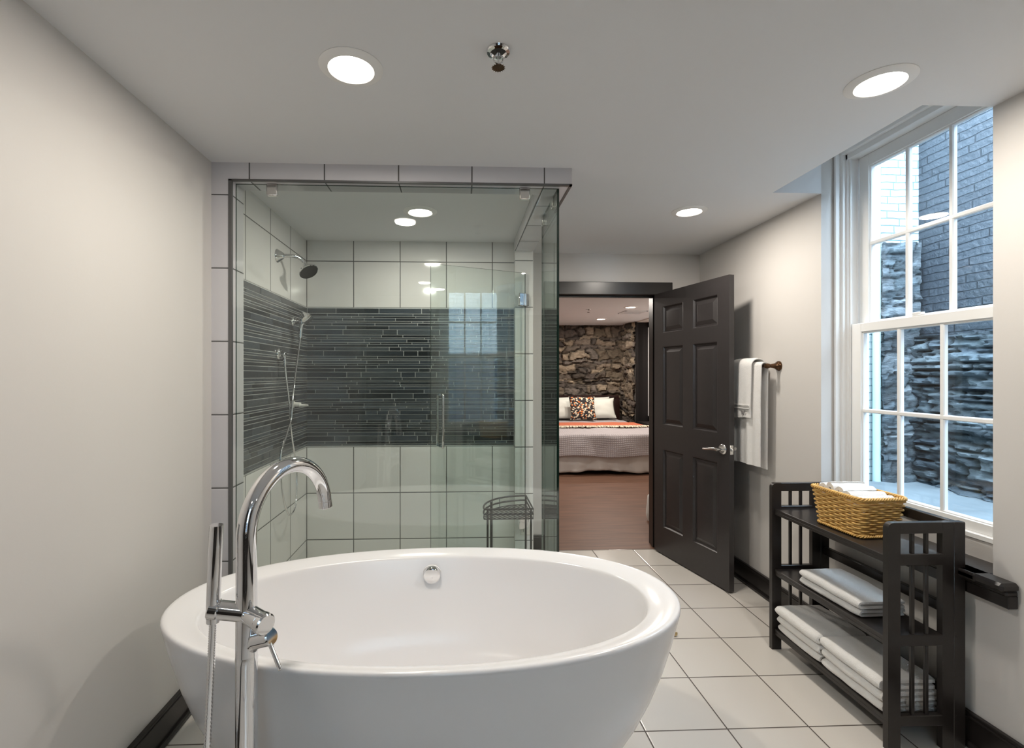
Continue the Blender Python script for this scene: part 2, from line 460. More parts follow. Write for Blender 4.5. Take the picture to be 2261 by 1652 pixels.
# door casing
dc = MB()
dc.box(.655, .752, YD-.018, YD+.01, 0, 2.0, .003); dc.box(1.552, 1.652, YD-.018, YD+.01, 0, 2.0, .003)
dc.box(.648, 1.658, YD-.02, YD+.01, 1.99, 2.087, .003)
dc.box(.745, .76, YD, 3.92, 0, 2.0); dc.box(1.535, 1.55, YD+.003, 3.92, 0, 2.0); dc.box(.745, 1.55, YD+.003, 3.92, 1.99, 2.006)
dc.box(.745, 1.55, 3.81, 3.84, 1.975, 1.992); dc.box(.745, .772, 3.81, 3.84, 0, 1.99); dc.box(1.523, 1.55, 3.81, 3.84, 0, 1.99)
struct('trim_4', dc, M['black'], 'black door casing', smooth=False)
th = MB().box(.745, 1.55, YD+.004, 3.92, -.05, .001)
struct('trim_5', th, M['wood'], 'door threshold', smooth=False)

# ------------------------------------------------------------------ six-panel door, standing open
A = Vector((1.51, 3.745, 0)); dv = Vector((1.674-1.51, 2.979-3.745, 0)).normalized(); nr = Vector((-dv.y, dv.x, 0))
if nr.x < 0: nr = -nr
MD = Matrix(((dv.x, nr.x, 0, A.x), (dv.y, nr.y, 0, A.y), (0, 0, 1, 0), (0, 0, 0, 1)))
LW, TH = .783, .036
lf = MB()
us = [0, .104, .341, .442, .681, LW]; zs = [.010, .214, .803, .989, 1.580, 1.683, 1.884, 1.99]
for side in (0, 1):
    def V(u, v, z): return (u, v if side == 0 else TH-v, z)
    for i in range(5):
        for j in range(7):
            u0, u1, z0, z1 = us[i], us[i+1], zs[j], zs[j+1]
            if i % 2 == 1 and j % 2 == 1:
                rr = [(0, 0), (.004, .001), (.012, .0135), (.019, .0135), (.045, .004), (.049, .0035)]
                rings = [[V(u0+d, v, z0+d), V(u1-d, v, z0+d), V(u1-d, v, z1-d), V(u0+d, v, z1-d)] for d, v in rr]
                lf.loft(rings, False, True, True, 0, MD)
            else:
                lf.add([V(u0, 0, z0), V(u1, 0, z0), V(u1, 0, z1), V(u0, 0, z1)], [(0, 1, 2, 3)], 0, MD)
for (u0, u1) in ((0, 0), (LW, LW)):
    for j in range(7):
        lf.add([(u0, 0, zs[j]), (u0, TH, zs[j]), (u0, TH, zs[j+1]), (u0, 0, zs[j+1])], [(0, 1, 2, 3)], 0, MD)
for z in (zs[0], zs[-1]):
    for i in range(5):
        lf.add([(us[i], 0, z), (us[i+1], 0, z), (us[i+1], TH, z), (us[i], TH, z)], [(0, 1, 2, 3)], 0, MD)
door = lf.build('door_1', M['doorblack'], None, smooth=True, angle=12, weld=True)
door['kind'] = 'structure'; door['label'] = 'open black six-panel door with a chrome lever handle'
def local_cyl(mb, Mx, a, b, r0, r1=None, seg=20, bev=0):
    return mb.cyl(Mx @ Vector(a), Mx @ Vector(b), r0, r1, seg, 0, bev)
for sgn, v0 in ((-1, 0), (1, TH)):
    hb = MB()
    local_cyl(hb, MD, (.729, v0, .894), (.729, v0+sgn*.010, .894), .033, .030, 28, .003)
    local_cyl(hb, MD, (.729, v0+sgn*.008, .894), (.729, v0+sgn*.05, .894), .012, .011)
    pth = smooth_path([MD @ Vector(p) for p in ((.738, v0+sgn*.048, .894), (.715, v0+sgn*.050, .895), (.675, v0+sgn*.050, .891), (.64, v0+sgn*.048, .885), (.605, v0+sgn*.046, .881))], 5)
    n_ = len(pth); hb.tube(pth, [.0115-.005*i/(n_-1) for i in range(n_)], 12)
    hh = hb.build('door_handle', M['brushed'], door); hh['label'] = 'chrome lever handle'
lp = MB().box(LW-.001, LW+.0025, .006, TH-.006, .866, .925, .002, 0, MD)
lp.box(LW, LW+.010, .011, TH-.011, .886, .905, .002, 0, MD)
lp.build('latch_plate', M['brushed'], door)
for z in (.22, 1.05, 1.80):
    hg = MB(); hg.cyl(MD @ Vector((-.004, TH+.003, z-.045)), MD @ Vector((-.004, TH+.003, z+.045)), .006, None, 12)
    hg.build('hinge', M['black'], door)

Mr_ = Matrix(((1, 0, 0, .82), (0, -1, 0, YR+.03), (0, 0, 1, 0), (0, 0, 0, 1))) @ MD.inverted()
d2 = copy_tree(door); d2.name = 'added_door'; d2.matrix_world = Mr_; d2['label'] = 'closed black six-panel door added to the rear wall for dark reflections'  # unseen door added so the chrome has something dark to mirror
mb = MB(); mb.box(.72, .815, YR, YR+.018, 0, 2.0, .003); mb.box(1.608, 1.70, YR, YR+.018, 0, 2.0, .003); mb.box(.715, 1.705, YR, YR+.02, 1.995, 2.09, .003)
struct('trim_9', mb, M['black'], 'black casing of the added rear door', smooth=False)  # casing that goes with the added door
lc = thing('added_cabinet', 'tall black two-door cabinet added at the rear wall for dark reflections', 'cabinet', (-.70, -1.12, 0))  # unseen cabinet put in to darken the faucet's reflections
mb = MB(); mb.box(-1.04, -.36, YR+.02, -.94, .06, 2.08, .003); mb.box(-1.02, -.38, YR+.03, -.97, 0, .06); mb.box(-1.055, -.345, YR+.02, -.925, 2.08, 2.11, .004)
mb.build('carcass', M['black'], lc, smooth=False)
for x0, x1, kx in ((-1.035, -.702, -.73), (-.698, -.365, -.67)):
    mb = MB(); mb.box(x0, x1, -.94, -.922, .08, 2.06, .003)
    for z0, z1 in ((.16, 1.0), (1.1, 1.98)): mb.box(x0+.07, x1-.07, -.9235, -.916, z0, z1, .005)
    d_ = mb.build('cabinet_door', M['black'], lc, smooth=False)
    mb = MB(); mb.cyl((kx, -.923, 1.05), (kx, -.90, 1.05), .006, .014, 16); mb.build('knob', M['chrome'], d_)
sb_ = thing('added_bench', 'low black bench added under the rear window for dark reflections', 'bench', (.17, -1.08, 0))  # unseen bench added for black reflections in the tub filler
mb = MB(); mb.box(-.33, .69, YR+.025, -.86, .05, .53, .003); mb.box(-.31, .67, YR+.03, -.89, 0, .05); mb.build('carcass', M['black'], sb_, smooth=False)
mb = MB(); mb.box(-.34, .70, YR+.025, -.845, .53, .558, .004); mb.build('lid', M['black'], sb_, smooth=False)
for x0 in (-.32, .19):
    mb = MB(); mb.box(x0, x0+.49, -.862, -.846, .07, .51, .003); mb.box(x0+.06, x0+.43, -.848, -.840, .13, .45, .004); mb.build('cabinet_door', M['black'], sb_, smooth=False)
# ------------------------------------------------------------------ windows
def make_window(name, Mx, label):
    """Local axes: x along the width, y outwards from the wall face, z up. Six over six double-hung sash."""
    fr = MB(); W = .4115
    for s in (-1, 1):
        fr.box(s*W, s*.398, .062, .20, .735, 2.535, .002, 0, Mx)
        fr.box(s*.40, s*.383, .088, .20, .735, 2.52, .002, 0, Mx)
        fr.box(s*.386, s*.371, .104, .20, .735, 2.505, .002, 0, Mx)
        fr.box(s*.372, s*.362, .112, .116, .735, 2.49, 0, 0, Mx); fr.box(s*.372, s*.362, .152, .156, .735, 2.49, 0, 0, Mx)
    fr.box(-W, W, .062, .20, 2.515, 2.537, .002, 0, Mx); fr.box(-.40, .40, .085, .2, 2.495, 2.518, .002, 0, Mx)
    fr.box(-.39, .39, .104, .2, 2.468, 2.498, .002, 0, Mx)
    fr.box(-W, W, .098, .24, .731, .753, .003, 0, Mx); fr.box(-W, W, .104, .13, .72, .735, .003, 0, Mx)
    w = fr.build(name, M['white'], None, smooth=False); w['kind'] = 'structure'; w['label'] = label
    for nm, y0, y1, zb0, zb1, zm, zt0, zt1 in (('upper_sash', .156, .190, 1.585, 1.628, 2.02, 2.407, 2.468), ('lower_sash', .116, .150, .752, .795, 1.186, 1.577, 1.622)):
        sb = MB()
        for s in (-1, 1): sb.box(s*.362, s*.302, y0, y1, zb0, zt1, .003, 0, Mx)
        sb.box(-.304, .304, y0, y1, zb0, zb1, .003, 0, Mx); sb.box(-.304, .304, y0, y1, zt0, zt1, .003, 0, Mx)
        for s in (-1, 1):
            sb.box(s*.304, s*.296, y0+.006, y1-.004, zb1-.002, zt0+.002, .003, 0, Mx)
        sb.box(-.304, .304, y0+.006, y1-.004, zb1-.002, zb1+.007, .003, 0, Mx); sb.box(-.304, .304, y0+.006, y1-.004, zt0-.007, zt0+.002, .003, 0, Mx)
        for x in (-.1005, .1005): sb.box(x-.010, x+.010, y0+.006, y1-.006, zb1, zt0, .004, 0, Mx)
        sb.box(-.302, .302, y0+.005, y1-.006, zm-.010, zm+.010, .004, 0, Mx)
        so = sb.build(nm, M['white'], w, smooth=False)
        pb = MB().box(-.303, .303, (y0+y1)/2-.002, (y0+y1)/2+.002, zb1-.002, zt0+.002, 0, 0, Mx)
        po = pb.build('pane', M['pane'], so, smooth=False); po['label'] = 'clear window glass'
        if nm == 'lower_sash':
            lk = MB(); lk.box(-.03, .03, y0+.002, y1+.01, zt1, zt1+.006, .002, 0, Mx); lk.cyl(Mx @ Vector((0, (y0+y1)/2, zt1+.005)), Mx @ Vector((0, (y0+y1)/2, zt1+.016)), .012)
            lk.box(-.005, .035, y0+.004, y0+.014, zt1+.006, zt1+.018, .003, 0, Mx)
            lk.build('sash_lock', M['white'], w)
    return w
cy = (WY0+WY1)/2
M1 = Matrix(((0, 1, 0, XR), (1, 0, 0, cy-.0065), (0, 0, 1, 0), (0, 0, 0, 1)))
make_window('window_1', M1, 'tall white double-hung window onto an alley')
M2 = Matrix(((1, 0, 0, (RX0+RX1)/2), (0, -1, 0, YR), (0, 0, 1, 0), (0, 0, 0, 1)))
make_window('window_2', M2, 'double-hung window in the rear wall')

sl = MB()
sl.box(1.812, 1.99, WY0+.001, WY1-.001, .63, .660, .004); sl.box(1.812, 1.881, 1.567, 2.566, .63, .660, .009)
sl.box(1.836, 1.881, 1.573, 2.560, .612, .632, .006); sl.box(1.846, 1.881, 1.575, 2.558, .570, .615, .003)
struct('trim_6', sl, M['black'], 'black window stool and apron', smooth=False)
sl = MB(); sl.box(RX0, RX1, YR-.1, YR+.05, .63, .66, .004); sl.box(RX0-.07, RX1+.07, YR, YR+.02, .57, .63, .003)
struct('trim_7', sl, M['black'], 'black window stool under the rear window', smooth=False)

# ------------------------------------------------------------------ downlights
WARM = (1.0, .925, .83)
M['lens'] = emit_mat('lamp_lens', (1, .93, .82), 14)
M['trimring'] = surf('downlight_trim', (.82, .81, .79), .4, var=.005)
def make_downlight():
    t = thing('ceiling_light', 'x', 'ceiling light')
    mb = MB(); mb.lathe([(.064, -.004), (.070, -.010), (.090, -.006), (.097, -.002), (.097, .0005), (.064, .0005)], 48)
    mb.build('trim_ring', M['trimring'], t, local=True)
    mb = MB(); mb.lathe([(.0, -.0050), (.04, -.0048), (.064, -.0040), (.064, .0), (0, .0)], 40, caps=False)
    mb.build('lens', M['lens'], t, local=True)['label'] = 'glowing white lens'
    return t
def lamp(name, loc, power, col, size=.12, spread=180):
    l = bpy.data.lights.new(name, 'AREA'); l.shape = 'DISK'; l.size = size; l.energy = power; l.color = col
    l.spread = math.radians(spread)
    o = bpy.data.objects.new(name, l); C.objects.link(o); o.location = loc
    return o
PW = 12.6
dl = make_downlight()
spots = [
    ((-.335, 1.522), 1.0, 'recessed ceiling light above the tub spout end of the bathtub'),
    ((1.358, 1.530), .80, 'recessed ceiling light above the near end of the window'),
    ((1.322, 2.773), .85, 'recessed ceiling light in front of the open black door'),
    ((-.230, 2.842), .65, 'recessed ceiling light inside the glass shower'),
    ((-.36, -.45), .04, 'recessed ceiling light near the left wall by the rear window'),
    ((1.36, -.45), .05, 'recessed ceiling light near the right wall by the rear window')]
for i, ((x, y), k, lab) in enumerate(spots):
    t = dl if i == 0 else copy_tree(dl)
    t.location = (x, y, H); t['label'] = lab; t['group'] = 'bathroom downlights'
    lamp('downlight_lamp', (x, y, H-.012), PW*k, WARM).parent = None
bspots = [((2.36, 6.68), 'recessed bedroom ceiling light nearer the doorway, beside the square vent'), ((2.36, 8.1), 'recessed bedroom ceiling light nearer the stone wall'),
          ((.6, 6.0), 'recessed bedroom ceiling light left of the doorway')]
for (x, y), lab in bspots:
    t = copy_tree(dl); t.location = (x, y, H); t['label'] = lab; t['group'] = 'bedroom downlights'
    lamp('bedroom_lamp', (x, y, H-.012), 23, (1, .91, .82))
lamp('bedroom_lamp', (1.1, 4.9, H-.012), 9, (1, .91, .82))
t = copy_tree(dl); t.location = (1.1, 4.9, H); t['label'] = 'recessed bedroom ceiling light just beyond the doorway head'; t['group'] = 'bedroom downlights'

# sprinklers
def sprinkler(loc, label, pend):
    t = thing('fire_sprinkler', label, 'sprinkler', loc)
    mb = MB(); mb.lathe([(.020, -.002), (.024, -.008), (.033, -.006), (.0365, -.001), (.0365, .0005)], 32, caps=False); mb.build('escutcheon', M['chrome'], t, local=True)
    mb = MB(); mb.lathe([(0, -.0015), (.022, -.002), (.023, -.006)], 24, caps=False); mb.build('recess', M['dark'], t, local=True)
    mb = MB(); mb.cyl((0, 0, -.001), (0, 0, -.02), .008); 
    for s in (-1, 1): mb.tube(smooth_path([(s*.008, 0, -.012), (s*.014, 0, -.022), (s*.010, 0, -.034), (0, 0, -.040)], 5), .0022, 8)
    mb.cyl((0, 0, -.018), (0, 0, -.050), .0025)
    mb.build('frame', M['chrome'], t, local=True)
    mb = MB(); z = -pend
    n = 16; vs = [(0, 0, z)]
    for i in range(2*n):
        r = .020 if i % 2 == 0 else .015; a = PI*i/n; vs.append((r*math.cos(a), r*math.sin(a), z-.001))
    vs += [(p[0], p[1], p[2]+.002) for p in vs]; k = 2*n+1
    fs = [(0, 1+i, 1+(i+1) % (2*n)) for i in range(2*n)]+[(k, k+1+i, k+1+(i+1) % (2*n)) for i in range(2*n)]+[(1+i, 1+(i+1) % (2*n), k+1+(i+1) % (2*n), k+1+i) for i in range(2*n)]
    mb.add(vs, fs); mb.build('deflector', M['bronze'], t, smooth=False, local=True)
    return t
sprinkler((.112, 1.427, H), 'chrome fire sprinkler with toothed plate on the bathroom ceiling', .050)
sprinkler((1.84, 6.95, H), 'small fire sprinkler on the bedroom ceiling', .042)
# bedroom vent
t = thing('ceiling_vent', 'square white air vent on the bedroom ceiling', 'vent', (2.58, 7.22, H))
mb = MB()
for s in (-1, 1): mb.box(s*.17, s*.145, -.17, .17, -.012, .001, .003); mb.box(-.17, .17, s*.17, s*.145, -.012, .001, .003)
mb.build('frame', M['bedceil'], t, smooth=False, local=True)
mb = MB()
for i in range(9): mb.box(-.147, .147, -.14+i*.033, -.12+i*.033, -.010, -.004, 0, 0)
mb.build('slat', M['bedceil'], t, smooth=False, local=True)['kind'] = 'stuff'
mb = MB().box(-.147, .147, -.147, .147, -.0015, .0005); mb.build('backing', M['dark'], t, smooth=False, local=True)

# ------------------------------------------------------------------ bathtub
TC = Vector((-.1033, 1.6599)); TA, TB, TR, TE, TG = .8372, .4463, .0182, 2.13, .0327
def tub_ring(da, db, z, n=112):
    out = []; a = TA-da; b0 = TB-db
    for i in range(n):
        t = 2*PI*i/n; c, s_ = math.cos(t), math.sin(t)
        u = a*math.copysign(abs(c)**(2/TE), c); w = b0*math.copysign(abs(s_)**(2/TE), s_)*(1+TG*u/TA)
        out.append((TC.x+u*math.cos(TR)-w*math.sin(TR), TC.y+u*math.sin(TR)+w*math.cos(TR), z))
    return out
tub = thing('bathtub', 'large white oval freestanding bathtub in front of the glass shower', 'bathtub', (TC.x, TC.y, 0))
prof = [(.250, .225, .0), (.243, .218, .012), (.215, .195, .075), (.172, .160, .155), (.128, .122, .23), (.086, .085, .32), (.052, .054, .41), (.026, .028, .50),
        (.008, .009, .575), (.001, .001, .606), (0, 0, .613), (.002, .002, .619), (.008, .006, .6225), (.018, .013, .6225),
        (.056, .035, .6165), (.094, .060, .607), (.100, .064, .6045), (.104, .067, .599), (.107, .070, .590), (.113, .077, .565), (.120, .088, .53), (.138, .110, .45), (.158, .140, .35), (.20, .185, .265),
        (.255, .24, .205), (.33, .31, .172), (.42, .385, .158), (.55, .43, .156)]
mb = MB(); mb.loft([tub_ring(*p) for p in prof], True, True)
mb.build('basin', M['acrylic'], tub, angle=60)
ov = Vector((-.115, TC.y+TB-.088, .545))
Mo = Matrix.Translation(ov) @ Matrix.Rotation(math.radians(90+10), 4, 'X')
mb = MB(); mb.lathe([(.0, .026), (.025, .025), (.033, .021), (.0355, .014), (.0355, .004)], 36, Mo, 0, False)
mb.build('overflow_cap', M['chrome'], tub)['label'] = 'round chrome overflow cap'
mb = MB(); mb.lathe([(.037, -.006), (.037, .002), (.030, .004), (0, .004)], 36, Mo, 0, False); mb.build('overflow_ring', M['acrylic'], tub)
mb = MB(); mb.lathe([(.0, .006), (.022, .005), (.028, 0)], 28, Matrix.Translation((-.12, 1.66, .1555)), 0, False); mb.build('drain', M['chrome'], tub)

# ------------------------------------------------------------------ floor mounted tub filler
FX, FY = -.4927, 1.150
fc = thing('tub_filler', 'tall chrome floor-standing tub faucet with hand shower', 'faucet', (FX, FY, 0))
R_, za = .143, .985
hd = Vector((.107, .265, 0)).normalized()
path = [Vector((FX, FY, .715)), Vector((FX, FY, .80)), Vector((FX, FY, .90)), Vector((FX, FY, .95))]
rad = [.0238, .0235, .0228, .0226]
for i in range(0, 41):
    a = math.radians(172)*i/40
    path.append(Vector((FX, FY, za))+hd*(R_*(1-math.cos(a)))+Vector((0, 0, R_*math.sin(a)))); rad.append(.0225-.0035*i/40)
tip = path[-1]; tdir = (path[-1]-path[-2]).normalized(); 
mb = MB(); mb.tube(path, rad, 32); mb.build('spout', M['chrome'], fc)
mb = MB(); mb.cyl(tip-tdir*.001, tip+tdir*.022, .0192, .0192, 28, 0, .002); mb.build('spout_tip', M['chrome'], fc)
mb = MB(); mb.lathe([(.045, 0), (.045, .006), (.040, .012), (.024, .016), (.024, .70), (.0245, .706), (.0238, .716)], 32, Matrix.Translation((FX, FY, 0))); mb.build('column', M['chrome'], fc)
mb = MB()
mb.cyl((FX+.01, FY-.002, .812), (FX-.058, FY-.012, .826), .0215, .0215, 28, 0, .003)
mb.cyl((FX-.056, FY-.0117, .8256), (FX-.078, FY-.0149, .8302), .0232, .0232, 28, 0, .003)
hold = mb.build('hand_shower_cradle', M['chrome'], fc)
mb = MB(); mb.cyl((FX, FY, .812), (FX+.048, FY-.034, .806), .0215, .0225, 28, 0, .002); mb.cyl((FX+.046, FY-.0326, .8062), (FX+.062, FY-.0440, .8043), .0240, .0240, 32, 0, .003)
mb.build('diverter_knob', M['chrome'], fc)
mb = MB(); mb.tube(smooth_path([(FX+.010, FY, .735), (FX+.020, FY-.006, .748), (FX+.030, FY-.010, .757)], 6), [.018]*12+[.0185], 20)
mb.cyl((FX+.022, FY-.008, .752), (FX+.068, FY-.026, .770), .0190, .0190, 28, 0, .003)
vv = mb.build('valve', M['chrome'], fc)
mb = MB(); mb.cyl((FX+.062, FY-.030, .762), (FX+.098, FY-.058, .712), .0048, .0048, 14, 0, .0012); mb.build('lever', M['chrome'], vv)
hx, hy = FX-.066, FY-.016
mb = MB(); mb.tube([(hx-.002, hy, .80), (hx-.001, hy-.001, .84), (hx+.004, hy-.003, .95), (hx+.0085, hy-.004, 1.022)], [.0140, .0146, .0146, .0142], 24)
hs = mb.build('hand_shower', M['chrome'], fc)
mb = MB()
for i in range(22):
    z = .945+i*.0035; f = (z-.84)/.18
    mb.cyl((hx-.0115+.0095*f-.0005, hy-.006, z), (hx-.0155+.0095*f, hy-.0085, z), .0011, .0009, 6)
mb.build('spray_nozzle', M['darkmetal'], hs)['kind'] = 'stuff'
def hose(pts, r, name, parent, n=40, seg=12, amp=.13):
    pth = smooth_path(pts, n); rr = [r*(1+(amp if i % 2 else -amp)) for i in range(len(pth))]
    mb = MB(); mb.tube(pth, rr, seg); return mb.build(name, M['chrome'], parent, angle=80)
hose([(hx-.002, hy, .80), (hx-.006, hy-.001, .70), (hx-.012, hy-.002, .55), (hx-.020, hy, .40), (hx-.028, hy+.005, .22), (hx-.02, hy+.02, .10), (hx+.015, hy+.05, .09), (FX-.03, FY+.045, .25), (FX-.028, FY+.03, .55), (FX-.022, FY+.02, .745)], .0075, 'hose', fc, 34)
mb = MB(); mb.cyl((FX-.016, FY+.006, .77), (FX-.022, FY+.02, .768), .009); mb.cyl((FX-.022, FY+.02, .785), (FX-.022, FY+.02, .745), .010, .010, 16, 0, .002); mb.build('hose_outlet', M['chrome'], fc)

# ------------------------------------------------------------------ shower glass
def pane_box(name, label, Mx, w, z0, z1, th=.010, loc=(0, 0, 0)):
    mb = MB(); a = [(0, -th/2, z0), (w, -th/2, z0), (w, -th/2, z1), (0, -th/2, z1)]; b = [(x, th/2, z) for x, y, z in a]
    mb.add(a+b, [(0,1,2,3), (4,7,6,5)], 0, Mx); mb.add(a+b, [(0,4,5,1), (1,5,6,2), (2,6,7,3), (3,7,4,0)], 1, Mx)
    return mb.build(name, [M['glass'], M['glassedge']], None, smooth=False, weld=True)
GX = .457
g1 = pane_box('glass_panel', '', Matrix.Translation((-1.0165, 2.265, 0)), GX+1.0165+.004, .071, 2.2305)
tag(g1, 'wide fixed clear glass panel across the front of the shower', 'glass panel', 'shower glass')
Ms = Matrix.Translation((GX, 2.2705, 0)) @ Matrix.Rotation(PI/2, 4, 'Z')
g2 = pane_box('glass_panel', '', Ms, 2.695-2.2705, .071, 2.2305)
tag(g2, 'narrow fixed clear glass panel on the doorway side of the shower', 'glass panel', 'shower glass')
def clip(c, nx, par):
    mb = MB(); x, y, z = c
    if nx: mb.box(x-.011, x+.011, y-.024, y+.024, z-.022, 2.2315, .004)
    else: mb.box(x-.024, x+.024, y-.011, y+.011, z-.022, 2.2315, .004)
    mb.build('glass_clip', M['brushed'], par)
clip((-.855, 2.265, 2.200), 0, g1); clip((.300, 2.265, 2.200), 0, g1)
clip((GX, 2.378, 2.200), 1, g2); clip((GX, 2.655, 2.200), 1, g2)
hp = Vector((.453, 3.392, 0)); fe = Vector((-.187, 3.125, 0)); du = (fe-hp).normalized(); DW = (fe-hp).length
Mdr = Matrix(((du.x, -du.y, 0, hp.x), (du.y, du.x, 0, hp.y), (0, 0, 1, 0), (0, 0, 0, 1)))
g3 = pane_box('shower_door', '', Mdr, DW, .085, 2.074)
tag(g3, 'frameless glass shower door swung inwards, with a chrome pull handle', 'shower door', 'shower glass')
for z in (1.888, .34):
    mb = MB(); mb.box(-.005, .052, -.014, .014, z-.044, z+.044, .004, 0, Mdr); mb.cyl(Mdr @ Vector((-.004, 0, z-.044)), Mdr @ Vector((-.004, 0, z+.044)), .0075, None, 14)
    mb.box(hp.x-.028, hp.x+.028, 3.3985, 3.4095, z-.044, z+.044, .004)
    mb.build('hinge', M['chrome'], g3)
for s in (-1, 1):
    mb = MB(); u = DW-.065
    mb.tube(smooth_path([Mdr @ Vector(p) for p in ((u, s*.005, 1.235), (u, s*.040, 1.235), (u, s*.052, 1.218), (u, s*.052, 1.07), (u, s*.052, .922), (u, s*.040, .905), (u, s*.005, .905))], 6), .0085, 14)
    mb.build('handle', M['chrome'], g3)

# shower head on the left shower wall
sh = thing('overhead_shower', 'chrome wall shower head high on the left shower wall', 'shower head', (XI, 2.926, 2.066))
mb = MB(); mb.cyl((XI-.001, 2.926, 2.066), (XI+.006, 2.926, 2.066), .034, .034, 4); Mf = Matrix.Translation((XI, 2.926, 2.066)) @ Matrix.Rotation(PI/2, 4, 'Y')
mb = MB(); mb.lathe([(.040, -.001), (.040, .004), (.034, .012), (.020, .034), (.014, .040)], 28, Mf); mb.build('flange', M['chrome'], sh)
mb = MB(); pth = smooth_path([(XI+.02, 2.930, 2.068), (XI+.07, 2.955, 2.074), (XI+.10, 2.985, 2.072), (XI+.118, 3.005, 2.058), (XI+.128, 3.02, 2.045)], 6); mb.tube(pth, .0105, 14); mb.sphere((XI+.128, 3.02, 2.043), .017); mb.build('arm', M['chrome'], sh)
hdir = Vector((.50, -.35, -.80)).normalized(); hc = Vector((XI+.128, 3.02, 2.043))
Mh = Matrix.Translation(hc) @ hdir.to_track_quat('Z', 'Y').to_matrix().to_4x4()
mb = MB(); mb.lathe([(.013, .005), (.017, .018), (.030, .040), (.052, .056), (.058, .060), (.058, .070), (.054, .072)], 32, Mh, 0, False); hdo = mb.build('head', M['chrome'], sh)
mb = MB(); mb.lathe([(.0, .0715), (.053, .0705), (.054, .068)], 32, Mh, 0, False); mb.build('spray_face', M['darkmetal'], hdo)

# hand shower in a wall bracket with its hose
hw = thing('hand_shower', 'chrome hand shower in a wall bracket with a looping hose', 'hand shower', (XI+.005, 3.183, 1.70))
mb = MB(); xw = XI+.0045
mb.cyl((xw, 3.183, 1.705), (xw+.012, 3.183, 1.705), .030, .028, 24, 0, .003); mb.cyl((xw+.01, 3.183, 1.705), (xw+.07, 3.165, 1.71), .014, .016, 16); mb.cyl((xw+.062, 3.167, 1.685), (xw+.070, 3.163, 1.745), .021, .019, 18, 0, .003)
mb.build('bracket', M['chrome'], hw)
mb = MB(); pth = smooth_path([(xw+.056, 3.155, 1.60), (xw+.058, 3.157, 1.65), (xw+.066, 3.163, 1.71), (xw+.076, 3.15, 1.745), (xw+.10, 3.13, 1.735)], 6); n_ = len(pth)
mb.tube(pth, [.0105+.007*i/(n_-1) for i in range(n_)], 14)
hdir = Vector((.55, -.45, -.70)).normalized(); Mh = Matrix.Translation((xw+.095, 3.132, 1.738)) @ hdir.to_track_quat('Z', 'Y').to_matrix().to_4x4()
mb.lathe([(.014, -.012), (.024, .0), (.034, .028), (.036, .034), (.030, .037), (0, .037)], 24, Mh, 0, False)
mb.build('handset', M['chrome'], hw)
mb = MB(); mb.cyl((xw, 2.930, 1.487), (xw+.014, 2.930, 1.487), .033, .031, 24, 0, .003); mb.cyl((xw+.012, 2.930, 1.487), (xw+.045, 2.925, 1.482), .018, .018, 18, 0, .003); mb.cyl((xw+.036, 2.926, 1.478), (xw+.040, 2.926, 1.425), .011, .009, 16)
mb.build('outlet_elbow', M['chrome'], hw)
mb = MB()
mb.tube(smooth_path([(xw+.040, 2.926, 1.43), (xw+.042, 2.95, 1.33), (xw+.045, 2.985, 1.20), (xw+.048, 2.99, 1.10), (xw+.045, 3.02, 1.02), (xw+.04, 3.07, .92), (xw+.045, 3.12, .75), (xw+.06, 3.05, .56), (xw+.06, 2.93, .54), (xw+.055, 2.84, .70), (xw+.05, 2.83, .90),
      (xw+.055, 2.90, 1.00), (xw+.06, 2.97, 1.09), (xw+.062, 2.985, 1.16), (xw+.058, 3.04, 1.32), (xw+.056, 3.11, 1.48), (xw+.056, 3.155, 1.605)], 10), .0062, 10)
mb.build('hose', M['chrome'], hw)
# valve lever
vl = thing('shower_valve', 'pale lever handle on the mosaic band of the left shower wall', 'shower valve', (XI+.005, 3.183, 1.175))
mb = MB(); mb.cyl((xw, 3.183, 1.175), (xw+.010, 3.183, 1.175), .024, .022, 24, 0, .003); mb.cyl((xw+.008, 3.183, 1.175), (xw+.050, 3.18, 1.173), .015, .015, 18, 0, .002); mb.build('body', M['plastic'], vl)
mb = MB(); mb.tube([(xw+.035, 3.18, 1.171), (xw+.07, 3.176, 1.168), (xw+.10, 3.172, 1.170)], [.010, .009, .005], 12); mb.build('lever', M['plastic'], vl)

# wall switch on the tiled stub
ol = thing('wall_switch', 'white switch plate on the tiled stub wall behind the wire stool', 'switch', (.459, 3.41, .30))
mb = MB().box(.424, .494, 3.4035, 3.4105, .245, .358, .003); mb.build('plate', M['plastic'], ol)
mb = MB().box(.444, .474, 3.400, 3.405, .268, .335, .002); mb.build('rocker', M['plastic'], ol)
es = MB().box(.442, .4445, 3.4025, 3.4045, .266, .337); es.build('gap', M['dark'], ol, smooth=False)

